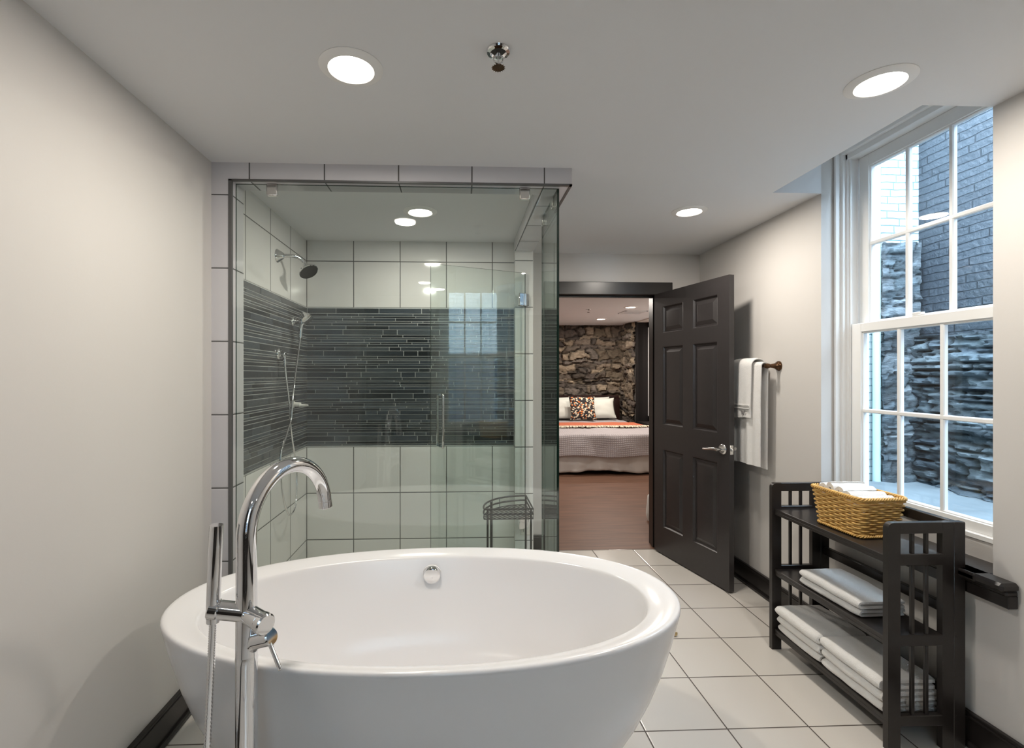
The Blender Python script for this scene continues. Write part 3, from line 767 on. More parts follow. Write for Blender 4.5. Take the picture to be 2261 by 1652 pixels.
# wire stool
st = thing('wire_stool', 'black wire corner stool inside the shower behind the glass', 'stool', (.30, 2.95, .071))
cx_, cyy = .425, 2.83
def qring(z, rx=.287, ry=.315):
    p = [(cx_, cyy, z), (cx_-rx, cyy, z), (cx_-rx, cyy+.03, z)]
    for i in range(1, 13):
        a = PI/2*i/12; p.append((cx_-rx*math.cos(a), cyy+.03+(ry-.03)*math.sin(a), z))
    return p+[(cx_, cyy+ry, z)]
ZS = .585
for z in (ZS, ZS-.030):
    mb = MB(); q = qring(z); mb.tube(q, .0055, 8, True); mb.build('rim_wire', M['darkmetal'], st)
mb = MB(); mb.tube(qring(ZS-.058), .003, 8, True)
for i in range(1, 20):       # diagonal floor wires
    s0 = i/20*(.287+.315)
    x0 = max(-.287, -s0); 
    pts = []
    for k in range(41):
        u = k/40; x = -s0+u*s0; y = u*s0
        if x < -.287: continue
        xx, yy = x, y
        if yy > .03 and ((xx/.287)**2+((yy-.03)/.285)**2) > 1: continue
        if yy > .315: continue
        pts.append((cx_+xx, cyy+yy, ZS-.058))
    if len(pts) > 1: mb.tube([pts[0], pts[-1]], .0030, 6)
for i in range(4):
    q = qring(0); k = (0, 1, 9, len(q)-1)[i]; x, y, _ = q[k]; mb.tube([(x, y, ZS), (x, y, ZS-.058)], .002, 6)
mb.build('seat', M['darkmetal'], st)['label'] = 'slatted wire seat'
for (x, y) in ((cx_-.265, cyy+.004), (cx_-.235, cyy+.16), (cx_-.012, cyy+.004), (cx_-.004, cyy+.29)):
    mb = MB(); mb.tube([(x, y, ZS+.002), (x, y, .5), (x, y, .071 if not(y < 2.34) else 0)], .006, 8); 
    mb.v = [(a, b_, (0.0 if c < .08 else c)) for a, b_, c in mb.v]
    mb.build('leg', M['darkmetal'], st)
st.location = (.30, 2.95, 0)
for ch in st.children: ch.location = (-.30, -2.95, 0)

# ------------------------------------------------------------------ towel bar and hanging towels
tb = thing('towel_bar', 'dark bronze towel bar on the right wall behind the open door', 'towel bar', (XR, 3.05, 1.417))
BX, BZ = 1.808, 1.417
for y in (2.815, 3.42):
    mb = MB(); Mf = Matrix.Translation((XR, y, BZ)) @ Matrix.Rotation(-PI/2, 4, 'Y')
    mb.lathe([(.029, -.001), (.029, .006), (.024, .014), (.017, .022), (.013, .040), (.0105, .055), (.014, .060), (.016, .074), (.013, .084), (.006, .088)], 28, Mf); mb.build('bracket', M['bronze'], tb)
mb = MB(); mb.cyl((BX, 2.815, BZ), (BX, 3.42, BZ), .0085); mb.build('bar', M['bronze'], tb)
def hang(name, label, y0, y1, zf, zb, rout, th, mat, folds, group, seed, xoff=0):
    """A towel folded over the bar: front leaf, round over the bar, back leaf; a closed sheet with thickness."""
    rnd = random.Random(seed); n1, n2, n3 = 26, 10, 20
    cl = []
    for i in range(n1): cl.append((-1, zf+(BZ-zf)*i/n1, 0))
    for i in range(n2+1): cl.append((None, PI*i/n2, 0))
    for i in range(1, n3+1): cl.append((1, BZ-(BZ-zb)*i/n3, 0))
    ny = 36
    def pt(i, j, off):
        c = cl[i]; v = j/ny; y = y0+(y1-y0)*v
        r = rout+off
        if c[0] is None: x = BX-r*math.cos(c[1]); z = BZ+r*math.sin(c[1]); dep = 0
        else: x = BX+c[0]*r; z = c[1]; dep = min(1, (BZ-z)/.25)
        w = 0
        for (pos, wid, amp) in folds: w += amp*math.exp(-((v-pos)/wid)**2)
        w += .002*noise.noise(Vector((y*18, z*9, seed)))
        if c[0] == -1: x -= w*dep*.9; 
        elif c[0] == 1: x += min(w, .01)*dep*.4
        else: x -= 0; z += .15*w
        y += .014*dep*(v-.5)*-1 + .004*noise.noise(Vector((z*6, seed, 2)))
        if c[0] == -1 and i == 0: z -= .012*(v-.5)+.006*noise.noise(Vector((y*12, seed, 5)))
        return (x, y, z)
    mb = MB(); n = len(cl); rings = []
    for j in range(ny+1):
        e = th/2*(1-.55*(abs(2*j/ny-1))**8)
        rings.append([pt(i, j, e) for i in range(n)]+[pt(i, j, -e) for i in range(n-1, -1, -1)])
    mb.loft(rings, True, True, True)
    o = mb.build(name, mat, None, angle=70); tag(o, label, 'towel', group)
    return o
bt = hang('hanging_bath_towel', 'long white bath towel hanging on the bronze bar behind the door', 2.836, 3.21, .812, .80, .020, .011, M['terry'],
     [(.10, .07, .010), (.28, .07, .020), (.55, .1, .006), (.78, .08, .014)], 'towels on the bar', 3)
ht = hang('hanging_hand_towel', 'short white monogrammed hand towel draped over the long bath towel', 2.893, 3.12, 1.098, 1.14, .046, .010, M['terry'],
     [(.15, .12, .005), (.55, .12, .008), (.9, .1, .004)], 'towels on the bar', 8)
mb = MB()
for z in (1.178, 1.158): mb.box(BX-.0625, BX-.055, 2.90, 3.11, z-.0025, z+.0025, .001)
mb.build('woven_band', M['terry2'], ht)
mg = MB(); xm = BX-.0625
pts = [(2.972, 1.140), (2.963, 1.118), (2.955, 1.136), (2.947, 1.116), (2.936, 1.143)]
mg.tube([(xm, y, z) for y, z in pts], .0022, 6); mg.tube([(xm, 2.978, 1.1415), (xm, 2.966, 1.1415)], .0018, 6); mg.tube([(xm, 2.942, 1.1445), (xm, 2.930, 1.1445)], .0018, 6)
mg.build('monogram', M['stitch'], ht)['label'] = 'grey stitched letter W'

# ------------------------------------------------------------------ shelf unit
SX0, SX1, SXB = 1.548, 1.795, 1.842
SY0, SY1, ST = 1.710, 2.390, .826
su = thing('folding_shelf', 'espresso wood three-tier folding shelf under the window', 'shelf', (1.69, 2.05, 0))
def end_frame(ya, yb):
    mb = MB(); w = .047
    # post with a rounded top outer corner
    for x0, x1 in ((SX0, SX0+w), (SX1-.042, SX1)):
        if x0 == SX0:
            r = .022; prof2 = [(x0, 0), (x1, 0), (x1, ST)]+[(x0+r-r*math.sin(PI/2*i/6), ST-r+r*math.cos(PI/2*i/6)) for i in range(7)]
        else: prof2 = [(x0, 0), (x1, 0), (x1, ST), (x0, ST)]
        mb.loft([[(x, ya, z) for x, z in prof2], [(x, yb, z) for x, z in prof2]])
    fr = mb
    a, b_ = SX0+w-.002, SX1-.040
    fr.box(a, b_, ya, yb, ST-.040, ST, .001); fr.box(a, b_, ya, yb, .670, .712, .002); fr.box(a, b_, ya, yb, .377, .417, .002); fr.box(a, b_, ya, yb, .086, .124, .002)
    o = fr.build('end_frame', M['shelfblack'], su, smooth=True, angle=30)
    ym = (ya+yb)/2
    for x in (SX0+w+(SX1-.042-SX0-w)/3, SX0+w+2*(SX1-.042-SX0-w)/3):
        for z0, z1 in ((.712, ST-.039), (.417, .671), (.124, .378)):
            s_ = MB().box(x-.0065, x+.0065, ym-.006, ym+.006, z0-.001, z1+.001, .002); s_.build('slat', M['shelfblack'], o)
    bp = MB().box(SX1+.001, SXB, ya, yb+.004, 0, ST, .003); bpo = bp.build('back_post', M['shelfblack'], su)
    for z in (.70, .40, .11):
        sc_ = MB(); sc_.cyl((SX1+.012, ya-.0012, z+.01), (SX1+.012, ya+.003, z+.01), .0045, None, 10); sc_.build('screw', M['dark'], bpo)
end_frame(SY0, SY0+.022); end_frame(SY1-.022, SY1)
for z in (.70, .40, .105):
    mb = MB().box(SX0+.012, SX1-.004, SY0+.023, SY1-.023, z-.016, z, .002); mb.box(SX0+.012, SX0+.034, SY0+.023, SY1-.023, z-.030, z-.014, .002)
    mb.build('shelf_board', M['shelfblack'], su, smooth=False)
for z0, z1 in ((.787, .825), (.47, .508), (.16, .198)):
    mb = MB().box(SX1+.012, SXB-.012, SY0+.027, SY1-.023, z0, z1, .002); mb.build('back_rail', M['shelfblack'], su, smooth=False)

# ------------------------------------------------------------------ folded towels
def folded(name, label, x0, x1, y0, y1, z0, layers, t, mat, group, seed, rot=0):
    """One towel folded to and fro: a serpentine strip along x, run along y."""
    w = x1-x0; rad_ = t/2; cl = []
    for k in range(layers):
        z = z0+t*(k+.5); xs = [x0+rad_+(w-2*rad_)*i/14 for i in range(15)]
        if k % 2: xs = xs[::-1]
        for x in xs: cl.append((x, z))
        if k < layers-1:
            sgn = 1 if k % 2 == 0 else -1
            for i in range(1, 6):
                a = -PI/2+PI*i/6; cl.append((xs[-1]+sgn*rad_*math.cos(a), z+rad_+rad_*math.sin(a)))
    cl = [(x0+x1-x, z) for x, z in cl]          # folds face the front, loose ends the wall
    n = len(cl); hw_ = t*.475
    def normal(i):
        a = Vector(cl[max(0, i-1)]); b = Vector(cl[min(n-1, i+1)]); d = (b-a).normalized(); return Vector((-d.y, d.x))
    ny = 22; rings = []; cxm, cym = (x0+x1)/2, (y0+y1)/2
    for j in range(ny+1):
        v = j/ny; y = y0+(y1-y0)*v; e = 1-.45*abs(2*v-1)**10; ring = []
        for sgn, rng in ((1, range(n)), (-1, range(n-1, -1, -1))):
            for i in rng:
                nn = normal(i); p = Vector(cl[i])+nn*hw_*sgn*e
                nz = noise.noise(Vector((p.x*14, y*14, seed+p.y*3))); n2_ = noise.noise(Vector((p.x*50, y*50, seed)))
                kk = (p.y-z0)/(t*layers)
                yy = y+(.006*noise.noise(Vector((seed, p.y*60, 1))) if abs(v-.5) > .4 else 0)
                ring.append((p.x+.004*nz+.002*kk, yy, max(z0, p.y+(.003*nz+.0008*n2_)*kk)))
        rings.append(ring)
    mb = MB(); mb.loft(rings, True, True, True)
    if rot:
        Mr = Matrix.Translation((cxm, cym, 0)) @ Matrix.Rotation(rot, 4, 'Z') @ Matrix.Translation((-cxm, -cym, 0))
        mb.v = [tuple(Mr @ Vector(p)) for p in mb.v]
    o = mb.build(name, mat, None, angle=75); tag(o, label, 'towel', group); return o
g = 'folded towels on the shelf'
folded('folded_towel', 'thin grey-white folded towel on the middle shelf, lower of the two', 1.577, 1.772, 1.875, 2.205, .4005, 2, .017, M['terry2'], g, 1, .02)
folded('folded_towel', 'thin grey-white folded towel on the middle shelf, upper of the two', 1.572, 1.765, 1.868, 2.200, .4350, 2, .017, M['terry2'], g, 2, .0)
folded('folded_towel', 'folded white towel at the far end of the bottom shelf, lowest in its stack', 1.565, 1.785, 2.066, 2.343, .1055, 2, .0195, M['terry'], g, 3)
folded('folded_towel', 'folded white towel at the far end of the bottom shelf, middle of its stack', 1.560, 1.780, 2.064, 2.345, .1450, 2, .0200, M['terry'], g, 4, -.01)
folded('folded_towel', 'folded white towel at the far end of the bottom shelf, topmost of its stack', 1.555, 1.780, 2.066, 2.346, .1855, 2, .0240, M['terry'], g, 14, .0)
folded('folded_towel', 'folded white towel at the near end of the bottom shelf, lowest in its stack', 1.566, 1.785, 1.752, 2.052, .1055, 2, .021, M['terry'], g, 5)
fm = folded('folded_towel', 'folded white towel at the near end of the bottom shelf, middle of its stack', 1.562, 1.787, 1.748, 2.050, .1480, 2, .020, M['terry'], g, 6, .01)
folded('folded_towel', 'folded white towel at the near end of the bottom shelf, topmost of its stack', 1.560, 1.780, 1.752, 2.056, .1885, 2, .023, M['terry'], g, 9, -.01)
mb = MB().box(1.645, 1.675, 1.737, 1.7405, .150, .168, .0008); ct = mb.build('care_tag', M['plastic'], fm); ct['label'] = 'small white care tag'

# ------------------------------------------------------------------ wicker basket
BC = Vector((1.695, 2.028, .7025)); BR = math.radians(2)
bk = thing('wicker_basket', 'honey-coloured wicker basket on the top shelf', 'basket', tuple(BC))
def rrect(hx_, hy_, r, n_per=.006):
    pts = []; segs = [((hx_, -(hy_-r)), (hx_, hy_-r)), None, ((hx_-r, hy_), (-(hx_-r), hy_)), None, ((-hx_, hy_-r), (-hx_, -(hy_-r))), None, ((-(hx_-r), -hy_), (hx_-r, -hy_)), None]
    cs = [(hx_-r, hy_-r, 0), (-(hx_-r), hy_-r, PI/2), (-(hx_-r), -(hy_-r), PI), (hx_-r, -(hy_-r), 1.5*PI)]
    k = 0
    for s_ in segs:
        if s_:
            L = math.dist(*s_); m_ = max(2, int(L/n_per))
            for i in range(m_): pts.append((s_[0][0]+(s_[1][0]-s_[0][0])*i/m_, s_[0][1]+(s_[1][1]-s_[0][1])*i/m_))
        else:
            cx1, cy1, a0 = cs[k]; k += 1; m_ = max(3, int(PI/2*r/n_per))
            for i in range(m_): a = a0+PI/2*i/m_; pts.append((cx1+r*math.cos(a), cy1+r*math.sin(a)))
    return pts
def offs(pts, f):
    n = len(pts); out = []
    for i in range(n):
        a = Vector(pts[i-1]); b = Vector(pts[(i+1) % n]); d = (b-a).normalized(); nn = Vector((d.y, -d.x)); out.append(Vector(pts[i])+nn*f(i))
    return out
Mb = Matrix.Translation(BC) @ Matrix.Rotation(BR, 4, 'Z')
rows = 16; bh = .150; mb = MB(); NSTK = 26
def size_at(k): return .086+.012*k, .112+.020*k
for r in range(rows):
    k = r/(rows-1); hx1, hy1 = size_at(k); pts = rrect(hx1, hy1, .022)
    n = len(pts); ph = PI*(r % 2)
    pp = offs(pts, lambda i: .0042*math.sin(2*PI*(NSTK/2)*i/n+ph))
    z = .010+bh*k*.93
    mb.tube([(p.x, p.y, z+.001*math.sin(7*i/n*6+r)) for i, p in enumerate(pp)], .0046, 7, True, 0, Mb)
bw = mb.build('weave', M['wicker'], bk, angle=70)
mb = MB()
p0 = rrect(*size_at(0), .022, .004); p1 = rrect(*size_at(1), .022, .004)
for i in range(NSTK):
    a = p0[int(i*len(p0)/NSTK)]; b_ = p1[int(i*len(p1)/NSTK)]
    mb.tube([(a[0], a[1], .004), (b_[0], b_[1], bh+.008)], .0026, 6, False, 0, Mb)
mb.build('stake', M['wicker'], bk)['kind'] = 'stuff'
mb = MB()
for q in range(3):
    for (kz, zz, hh_) in ((1.03, bh+.010, .0055), (-.05, .006, .0045)):
        hx1, hy1 = size_at(kz); hx1 += .003; hy1 += .003; pts = rrect(hx1, hy1, .024, .004); n = len(pts)
        path_ = []
        for i, p in enumerate(offs(pts, lambda i: .0055*math.cos(2*PI*26*i/n+q*2*PI/3))):
            path_.append((p.x, p.y, zz+hh_*math.sin(2*PI*26*i/n+q*2*PI/3)))
        mb.tube(path_, .0036, 6, True, 0, Mb)
mb.build('braided_rim', M['wicker'], bk, angle=70)
hx1, hy1 = size_at(0); mb = MB().box(-hx1+.004, hx1-.004, -hy1+.004, hy1-.004, .002, .008, 0, 0, Mb); mb.build('base', M['wicker'], bk)
# rolled towels standing in the basket
def roll(name, label, c, L, r, ang, tilt, group, seed):
    turns = 3.2; n = 64; prof_o, prof_i = [], []
    for i in range(n+1):
        t = i/n; a = 2*PI*turns*t+seed; rr = .006+(r-.006)*t; th = (r-.006)/turns*.46
        prof_o.append(((rr+th)*math.cos(a), (rr+th)*math.sin(a))); prof_i.append(((rr-th)*math.cos(a), (rr-th)*math.sin(a)))
    poly = prof_o+prof_i[::-1]; rings = []
    for j in range(13):
        v = j/12; e = 1-.06*abs(2*v-1)**6
        rings.append([(x*e+.002*noise.noise(Vector((x*40, v*5, seed))), y*e+.002*noise.noise(Vector((y*40, v*6, seed+3))), (v-.5)*L) for x, y in poly])
    Mx = Matrix.Translation(c) @ Matrix.Rotation(ang, 4, 'Z') @ Matrix.Rotation(tilt, 4, 'Y')
    mb = MB(); mb.loft(rings, True, True, True, 0, Mx)
    o = mb.build(name, M['terry'], None, angle=60); tag(o, label, 'towel', group)
gr = 'rolled washcloths in the basket'
P = PI/2
labs = ['rolled white washcloth in the basket, at its far end towards the open door', 'rolled white washcloth in the basket, second from its far end', 'rolled white washcloth in the middle of the basket',
        'rolled white washcloth in the basket, second from its near end', 'rolled white washcloth in the basket, at its near end by the shelf frame']
for i, lab in enumerate(labs):
    y = 2.127-.047*i; z = (.872, .880, .872, .862, .856)[i]
    roll('rolled_washcloth', lab, (1.697, y, z-.012), .150, .0245, .03*(-1)**i, P, gr, i+1)

# tiny dried leaf on the floor by the tub
mb = MB()
def leaf_fn(u, v):
    x = (u-.5)*.026; w = .011*math.sin(PI*min(max(u, .02), .98))**.7; y = (v-.5)*2*w
    return (1.122+x*.9-y*.4, 2.509+x*.4+y*.9, .0015+.012*u*u+.006*abs(v-.5)*2+.002*noise.noise(Vector((x*300, y*300, 0))))
mb.grid(10, 6, leaf_fn)
M['leaf'] = surf('dry_leaf', (.34, .25, .12), .8, var=.3, nscale=120)
lfo = mb.build('dried_leaf', M['leaf'], None, recalc=False); sm = lfo.modifiers.new('thickness', 'SOLIDIFY'); sm.thickness = .001
tag(lfo, 'tiny curled brown dried leaf on the floor tiles beside the tub', 'leaf')

# ------------------------------------------------------------------ bedroom beyond the doorway
BYR = 9.2; BXR = 3.10
mb = MB().box(-1.35, 3.28, 3.92, BYR+.3, -.12, .0); struct('floor_bedroom', mb, M['wood'], 'dark reddish-brown wood floor', smooth=False)
mb = MB().box(-1.35, 3.28, 3.86, BYR+.3, H, 2.5); struct('ceiling_bedroom', mb, M['bedceil'], smooth=False)
mb = MB().box(-1.4, -1.2, 3.92, BYR+.3, 0, H); struct('wall_bedroom_left', mb, M['bedwall'], smooth=False)
mb = MB(); mb.box(BXR, 3.28, 3.92, 6.9, 0, H); mb.box(BXR, 3.4, 6.9, 8.46, 0, .55); mb.box(BXR+.02, 3.4, 8.46, BYR+.1, 0, H); mb.box(2.14, BXR, 3.80, 3.95, 0, H); mb.box(BXR, 3.4, 6.9, 8.46, 2.29, H+.1)
struct('wall_bedroom_right', mb, M['bedwall'], smooth=False)
mb = MB()
mb.box(BXR-.005, BXR+.19, 8.44, 8.475, .5, 2.30); mb.box(BXR-.02, BXR+.19, 6.9, 8.475, .53, .565); mb.box(BXR-.012, BXR+.004, 6.8, 8.475, 0, .56); mb.box(BXR-.012, BXR+.004, 8.40, 8.475, .5, 2.26)
mb.box(BXR-.01, BXR+.19, 6.88, 6.90, .56, 2.30)
struct('trim_8', mb, M['matteblack'], 'black reveal and sill of the bedroom window', smooth=False)
mb = MB(); mb.box(BXR+.19, BXR+.25, 8.36, 8.47, .56, 2.30, .004); mb.box(BXR+.19, BXR+.25, 6.9, 7.0, .56, 2.30, .004); mb.box(BXR+.19, BXR+.25, 6.9, 8.47, .56, .66, .004); mb.box(BXR+.19, BXR+.25, 6.9, 8.47, 2.2, 2.3, .004); mb.box(BXR+.19, BXR+.25, 7.65, 7.72, .56, 2.3, .004)
w3 = struct('window_3', mb, M['white'], 'white bedroom window', smooth=False)
mb = MB().box(BXR+.235, BXR+.24, 6.99, 8.37, .64, 2.21); mb.build('pane', M['pane'], w3, smooth=False)
mb = MB().box(BXR+.200, BXR+.206, 6.96, 8.40, .60, 2.26); mb.build('sky_blocking_blind', M['skirt'], w3, smooth=False)['label'] = 'closed white blind added to block the sky light'  # blind added to keep blue sky light out of the bedroom

def stone_wall(name, W, Hh, step, place, palette, depth, rowh, lenr, mat, seed, kind='structure', label=None, ledge=0):
    rnd = random.Random(seed); rows_ = []; z = 0
    while z < Hh:
        h_ = rnd.uniform(*rowh); st_ = []; u = -rnd.uniform(0, lenr[1])
        while u < W+.5:
            w_ = rnd.uniform(*lenr); k = rnd.uniform(.45, 1.45); c_ = rnd.choice(palette)
            st_.append((u, u+w_, rnd.uniform(-1, 1), tuple(min(1, x*k) for x in c_), rnd.uniform(-.15, .15))); u += w_
        rows_.append((z, z+h_, st_)); z += h_
    nu, nv = int(W/step), int(Hh/step)
    mb = MB(); cols = []; vs = []; wa = 1.0 if ledge else 2.4
    for i in range(nu+1):
        for j in range(nv+1):
            u = W*i/nu; zz = Hh*j/nv
            wu = u+.05*wa*noise.noise(Vector((u*4, zz*5, seed))); wz = zz+.045*wa*noise.noise(Vector((u*2.2, zz*4, seed+9)))+.014*wa*noise.noise(Vector((u*11, zz*11, seed)))
            wz = min(max(wz, 0), Hh-.001)
            c_ = (.2, .2, .2); d = 0
            for (z0, z1, st_) in rows_:
                if z0 <= wz < z1:
                    for (a, b_, dd, cc, sl_) in st_:
                        if a <= wu < b_:
                            e = min(wu-a, b_-wu, wz-z0, z1-wz); ee = min(1, e/.018)
                            d = depth*(.45*dd*ee+.8*ee**.5+sl_*(wz-z0)/(z1-z0)); c_ = tuple(x*(.35+.65*ee) for x in cc); break
                    break
            d += depth*.45*noise.noise(Vector((u*9, zz*(9+ledge*14), seed+3)))+depth*.25*noise.noise(Vector((u*24, zz*(24+ledge*30), seed+5)))
            vs.append(place(u, zz, d)); cols.append(c_)
    mb.add(vs, [(i*(nv+1)+j, (i+1)*(nv+1)+j, (i+1)*(nv+1)+j+1, i*(nv+1)+j+1) for i in range(nu) for j in range(nv)])
    mb.col = cols
    o = mb.build(name, mat, None, angle=50); o['kind'] = kind
    if label: o['label'] = label
    return o
pal = [(.17, .135, .10), (.22, .175, .125), (.13, .105, .083), (.25, .20, .145), (.08, .065, .055), (.14, .118, .10)]
stone_wall('wall_bedroom_back', 3.3, H+.03, .02, lambda u, z, d: (-.05+u, BYR-d, z), pal, .085, (.04, .15), (.10, .42), M['stone'], 4, label='brown rubble stone wall')
mb = MB().box(-1.35, 3.4, BYR+.06, BYR+.3, 0, H); struct('wall_bedroom_back_core', mb, M['bedwall'], smooth=False)
stone_wall('wall_bedroom_return', BYR-8.475, H+.03, .02, lambda u, z, d: (BXR-d, 8.475+u, z), pal, .07, (.04, .15), (.10, .3), M['stone'], 12, label='stone return beside the bedroom window')

# bed
bx0, bx1, by0, by1, bz = 1.34, 2.86, 6.62, 8.98, .555
bd = thing('bed', 'queen bed with a dark headboard against the stone wall', 'bed', ((bx0+bx1)/2, 7.8, 0))
mb = MB(); mb.box(bx0-.05, bx1+.05, 8.985, 9.02, .10, .94, .004)
mb.box(bx0-.09, bx1+.09, 8.975, 9.032, .945, .995, .006)
for x in (bx0-.07, bx1+.07): mb.box(x-.035, x+.035, 8.975, 9.03, 0, .95, .004)
mb.build('headboard', M['mahogany'], bd, smooth=False)
mb = MB(); mb.box(bx0+.06, bx1-.06, by0+.08, 8.98, .10, .24, .004)
for x in (bx0+.12, bx1-.12):
    for y in (by0+.15, 8.8): mb.box(x-.03, x+.03, y-.03, y+.03, 0, .11)
mb.build('base', M['mahogany'], bd, smooth=False)
mb = MB(); mb.box(bx0+.01, bx1-.01, by0+.03, 8.975, .24, bz-.012, .04); mb.build('mattress', M['skirt'], bd)
# bed skirt
mb = MB(); 
pth = [(bx0+.005, 8.9), (bx0+.005, by0+.02), (bx1-.005, by0+.02), (bx1-.005, 8.9)]
cum = [0]; 
for i in range(3): cum.append(cum[-1]+math.dist(pth[i], pth[i+1]))
def sk(u, v):
    d = u*cum[-1]; i = 0
    while i < 2 and d > cum[i+1]: i += 1
    t = (d-cum[i])/(cum[i+1]-cum[i]); a, b_ = pth[i], pth[i+1]; x = a[0]+(b_[0]-a[0])*t; y = a[1]+(b_[1]-a[1])*t
    nx, ny = ((-1, 0), (0, -1), (1, 0))[i]
    k = (1-v); w = (.016*math.sin(d*23)+.03*noise.noise(Vector((d*5, 0, 3))))*k+.012*noise.noise(Vector((d*16, v*4, 7)))
    z = .045+.03*noise.noise(Vector((d*1.6, 5, 1)))*k+.30*v
    return (x+nx*(w+.012+.02*k), y+ny*(w+.012+.02*k), z)
mb.grid(220, 10, sk); so = mb.build('bed_skirt', M['skirt'], None, angle=80, recalc=False); md = so.modifiers.new('thickness', 'SOLIDIFY'); md.thickness = .003
tag(so, 'crumpled white bed skirt hanging below the grey bedspread', 'bed skirt')
# draped covers
def drape(name, label, cat, xa, xb, ya, yb, z, dx, dyf, mat, wr_amp, seed, nu=90, nv=90, r=.05, thick=.008, front=True):
    mb = MB(); uvs = []
    tot_x = (xb-xa)+2*dx; tot_y = (yb-ya)+(dyf if front else 0)
    def fn(u, v):
        s_ = -dx+tot_x*u; t = -(dyf if front else 0)+tot_y*v; uvs.append((s_, t))
        ex = 0; sx = 0
        if s_ < 0: ex, sx = -s_, -1
        elif s_ > xb-xa: ex, sx = s_-(xb-xa), 1
        ey = -t if t < 0 else 0
        x = xa+min(max(s_, 0), xb-xa); y = ya+max(t, 0)
        e = math.hypot(ex, ey)
        zz = z; out_ = 0
        if e > 0:
            q = r*PI/2
            if e < q: a = e/r; out_ = r*math.sin(a); zz = z-r*(1-math.cos(a))
            else: out_ = r+.10*(e-q); zz = z-r-(e-q)*.98
            x += sx*out_*ex/e; y -= out_*ey/e
        w = wr_amp*(noise.noise(Vector((s_*3, t*3, seed)))+.5*noise.noise(Vector((s_*8, t*8, seed+2))))
        if e > 0:
            k = min(1, e/.2); wv = (.02*math.sin(s_*9+2*t)+.025*noise.noise(Vector((s_*4, t*2, seed+7))))*k
            if ey > 0: y -= wv*ey/e
            if ex > 0: x += sx*wv*ex/e*.6
            zz += .03*noise.noise(Vector((s_*2, 3, seed)))*k
        return (x, y, zz+max(w, -.004))
    mb.grid(nu, nv, fn); mb.uv = uvs
    o = mb.build(name, mat, None, angle=80, recalc=False)
    md = o.modifiers.new('thickness', 'SOLIDIFY'); md.thickness = thick; md.offset = 0
    if cat: tag(o, label, cat)
    return o
drape('bedspread', 'grey waffle-weave bedspread covering the bed and hanging over its foot', 'bedspread', bx0, bx1, by0, 8.95, bz+.004, .33, .33, M['waffle'], .012, 5, 110, 150, .045)
tw = drape('throw_blanket', 'orange throw blanket with cream fringe laid across the bed', 'blanket', bx0-.012, bx1+.012, 7.38, 8.02, bz+.026, .30, 0, M['orange'], .006, 11, 80, 30, .05, .008, False)
mb = MB(); rnd = random.Random(5)
for i in range(190):
    x = bx0-.02+(bx1-bx0+.04)*i/189; a = rnd.uniform(-.5, .5); L = rnd.uniform(.05, .09)
    zt_ = bz+.030; mb.tube([(x, 7.39, zt_), (x+a*.01, 7.37, zt_+.012), (x+a*.04, 7.35-L*.3, zt_+rnd.uniform(.0, .02)), (x+a*.06, 7.36-L, zt_-.006+rnd.uniform(0, .012))], .0055, 5)
mb.build('fringe', M['fringe'], tw)['kind'] = 'stuff'
def pillow(name, label, c, w, hgt, t, tiltx, rz, mat, seed, cat='pillow', group=None, rnd_y=0):
    mb = MB(); n = 28
    Mx = Matrix.Translation(c) @ Matrix.Rotation(rz, 4, 'Z') @ Matrix.Rotation(tiltx, 4, 'X') @ Matrix.Rotation(rnd_y, 4, 'Y')
    for s in (1, -1):
        vs = []
        for i in range(n+1):
            for j in range(n+1):
                a, b_ = -1+2*i/n, -1+2*j/n
                th = ((1-abs(a)**2.6)*(1-abs(b_)**2.6))**.55
                pin = 1-.075*(1-abs(a)**2)*abs(b_)**3; pin2 = 1-.075*(1-abs(b_)**2)*abs(a)**3
                z = s*t/2*th*(1+.15*noise.noise(Vector((a*2.2, b_*2.2, seed))))
                vs.append((a*w/2*pin2, z, b_*hgt/2*pin))
        fs = [(i*(n+1)+j, (i+1)*(n+1)+j, (i+1)*(n+1)+j+1, i*(n+1)+j+1) for i in range(n) for j in range(n)]
        mb.add(vs, fs, 0, Mx)
    o = mb.build(name, mat, None, angle=80, weld=True); return tag(o, label, cat, group)
gp = 'pillows on the bed'
tx = math.radians(-20); bcx = 2.11
pillow('pillow', 'white pillow leaning on the headboard behind the right front pillow', (bcx+.335, 8.86, .775), .60, .40, .15, tx*.6, 0, M['pillow'], 1, 'pillow', gp)
pillow('pillow', 'white pillow leaning on the headboard behind the left front pillow', (bcx-.335, 8.86, .775), .60, .40, .15, tx*.6, 0, M['pillow'], 2, 'pillow', gp)
pillow('pillow', 'white front pillow to the right of the patterned cushion', (bcx+.355, 8.66, .765), .62, .38, .15, tx, -.06, M['pillow'], 3, 'pillow', gp, -.05)
pillow('pillow', 'white front pillow to the left of the patterned cushion', (bcx-.335, 8.66, .765), .62, .38, .15, tx, .06, M['pillow'], 4, 'pillow', gp)
pillow('throw_cushion', 'square cushion with black, cream and orange leaf print', (bcx+.03, 8.47, .790), .46, .43, .15, tx, 0, M['print'], 6, 'cushion')
# white cloth bag standing just inside the bedroom
mb = MB(); rings = []
for i in range(15):
    v = i/14; r = .14*(1-.12*v)*(1-.75*max(0, v-.72)/.28)*(.9+.1*min(1, v*6))
    rings.append([(1.90+r*(1+.10*math.sin(5*a_)+.05*math.sin(9*a_+v*5))*math.cos(a_), 4.50+r*(1+.10*math.sin(5*a_+v))*math.sin(a_), .32*v) for a_ in [2*PI*k/40 for k in range(40)]])
mb.loft(rings); bg = mb.build('laundry_bag', M['skirt'], None, angle=70); tag(bg, 'white cloth laundry bag on the bedroom floor behind the open door', 'bag')

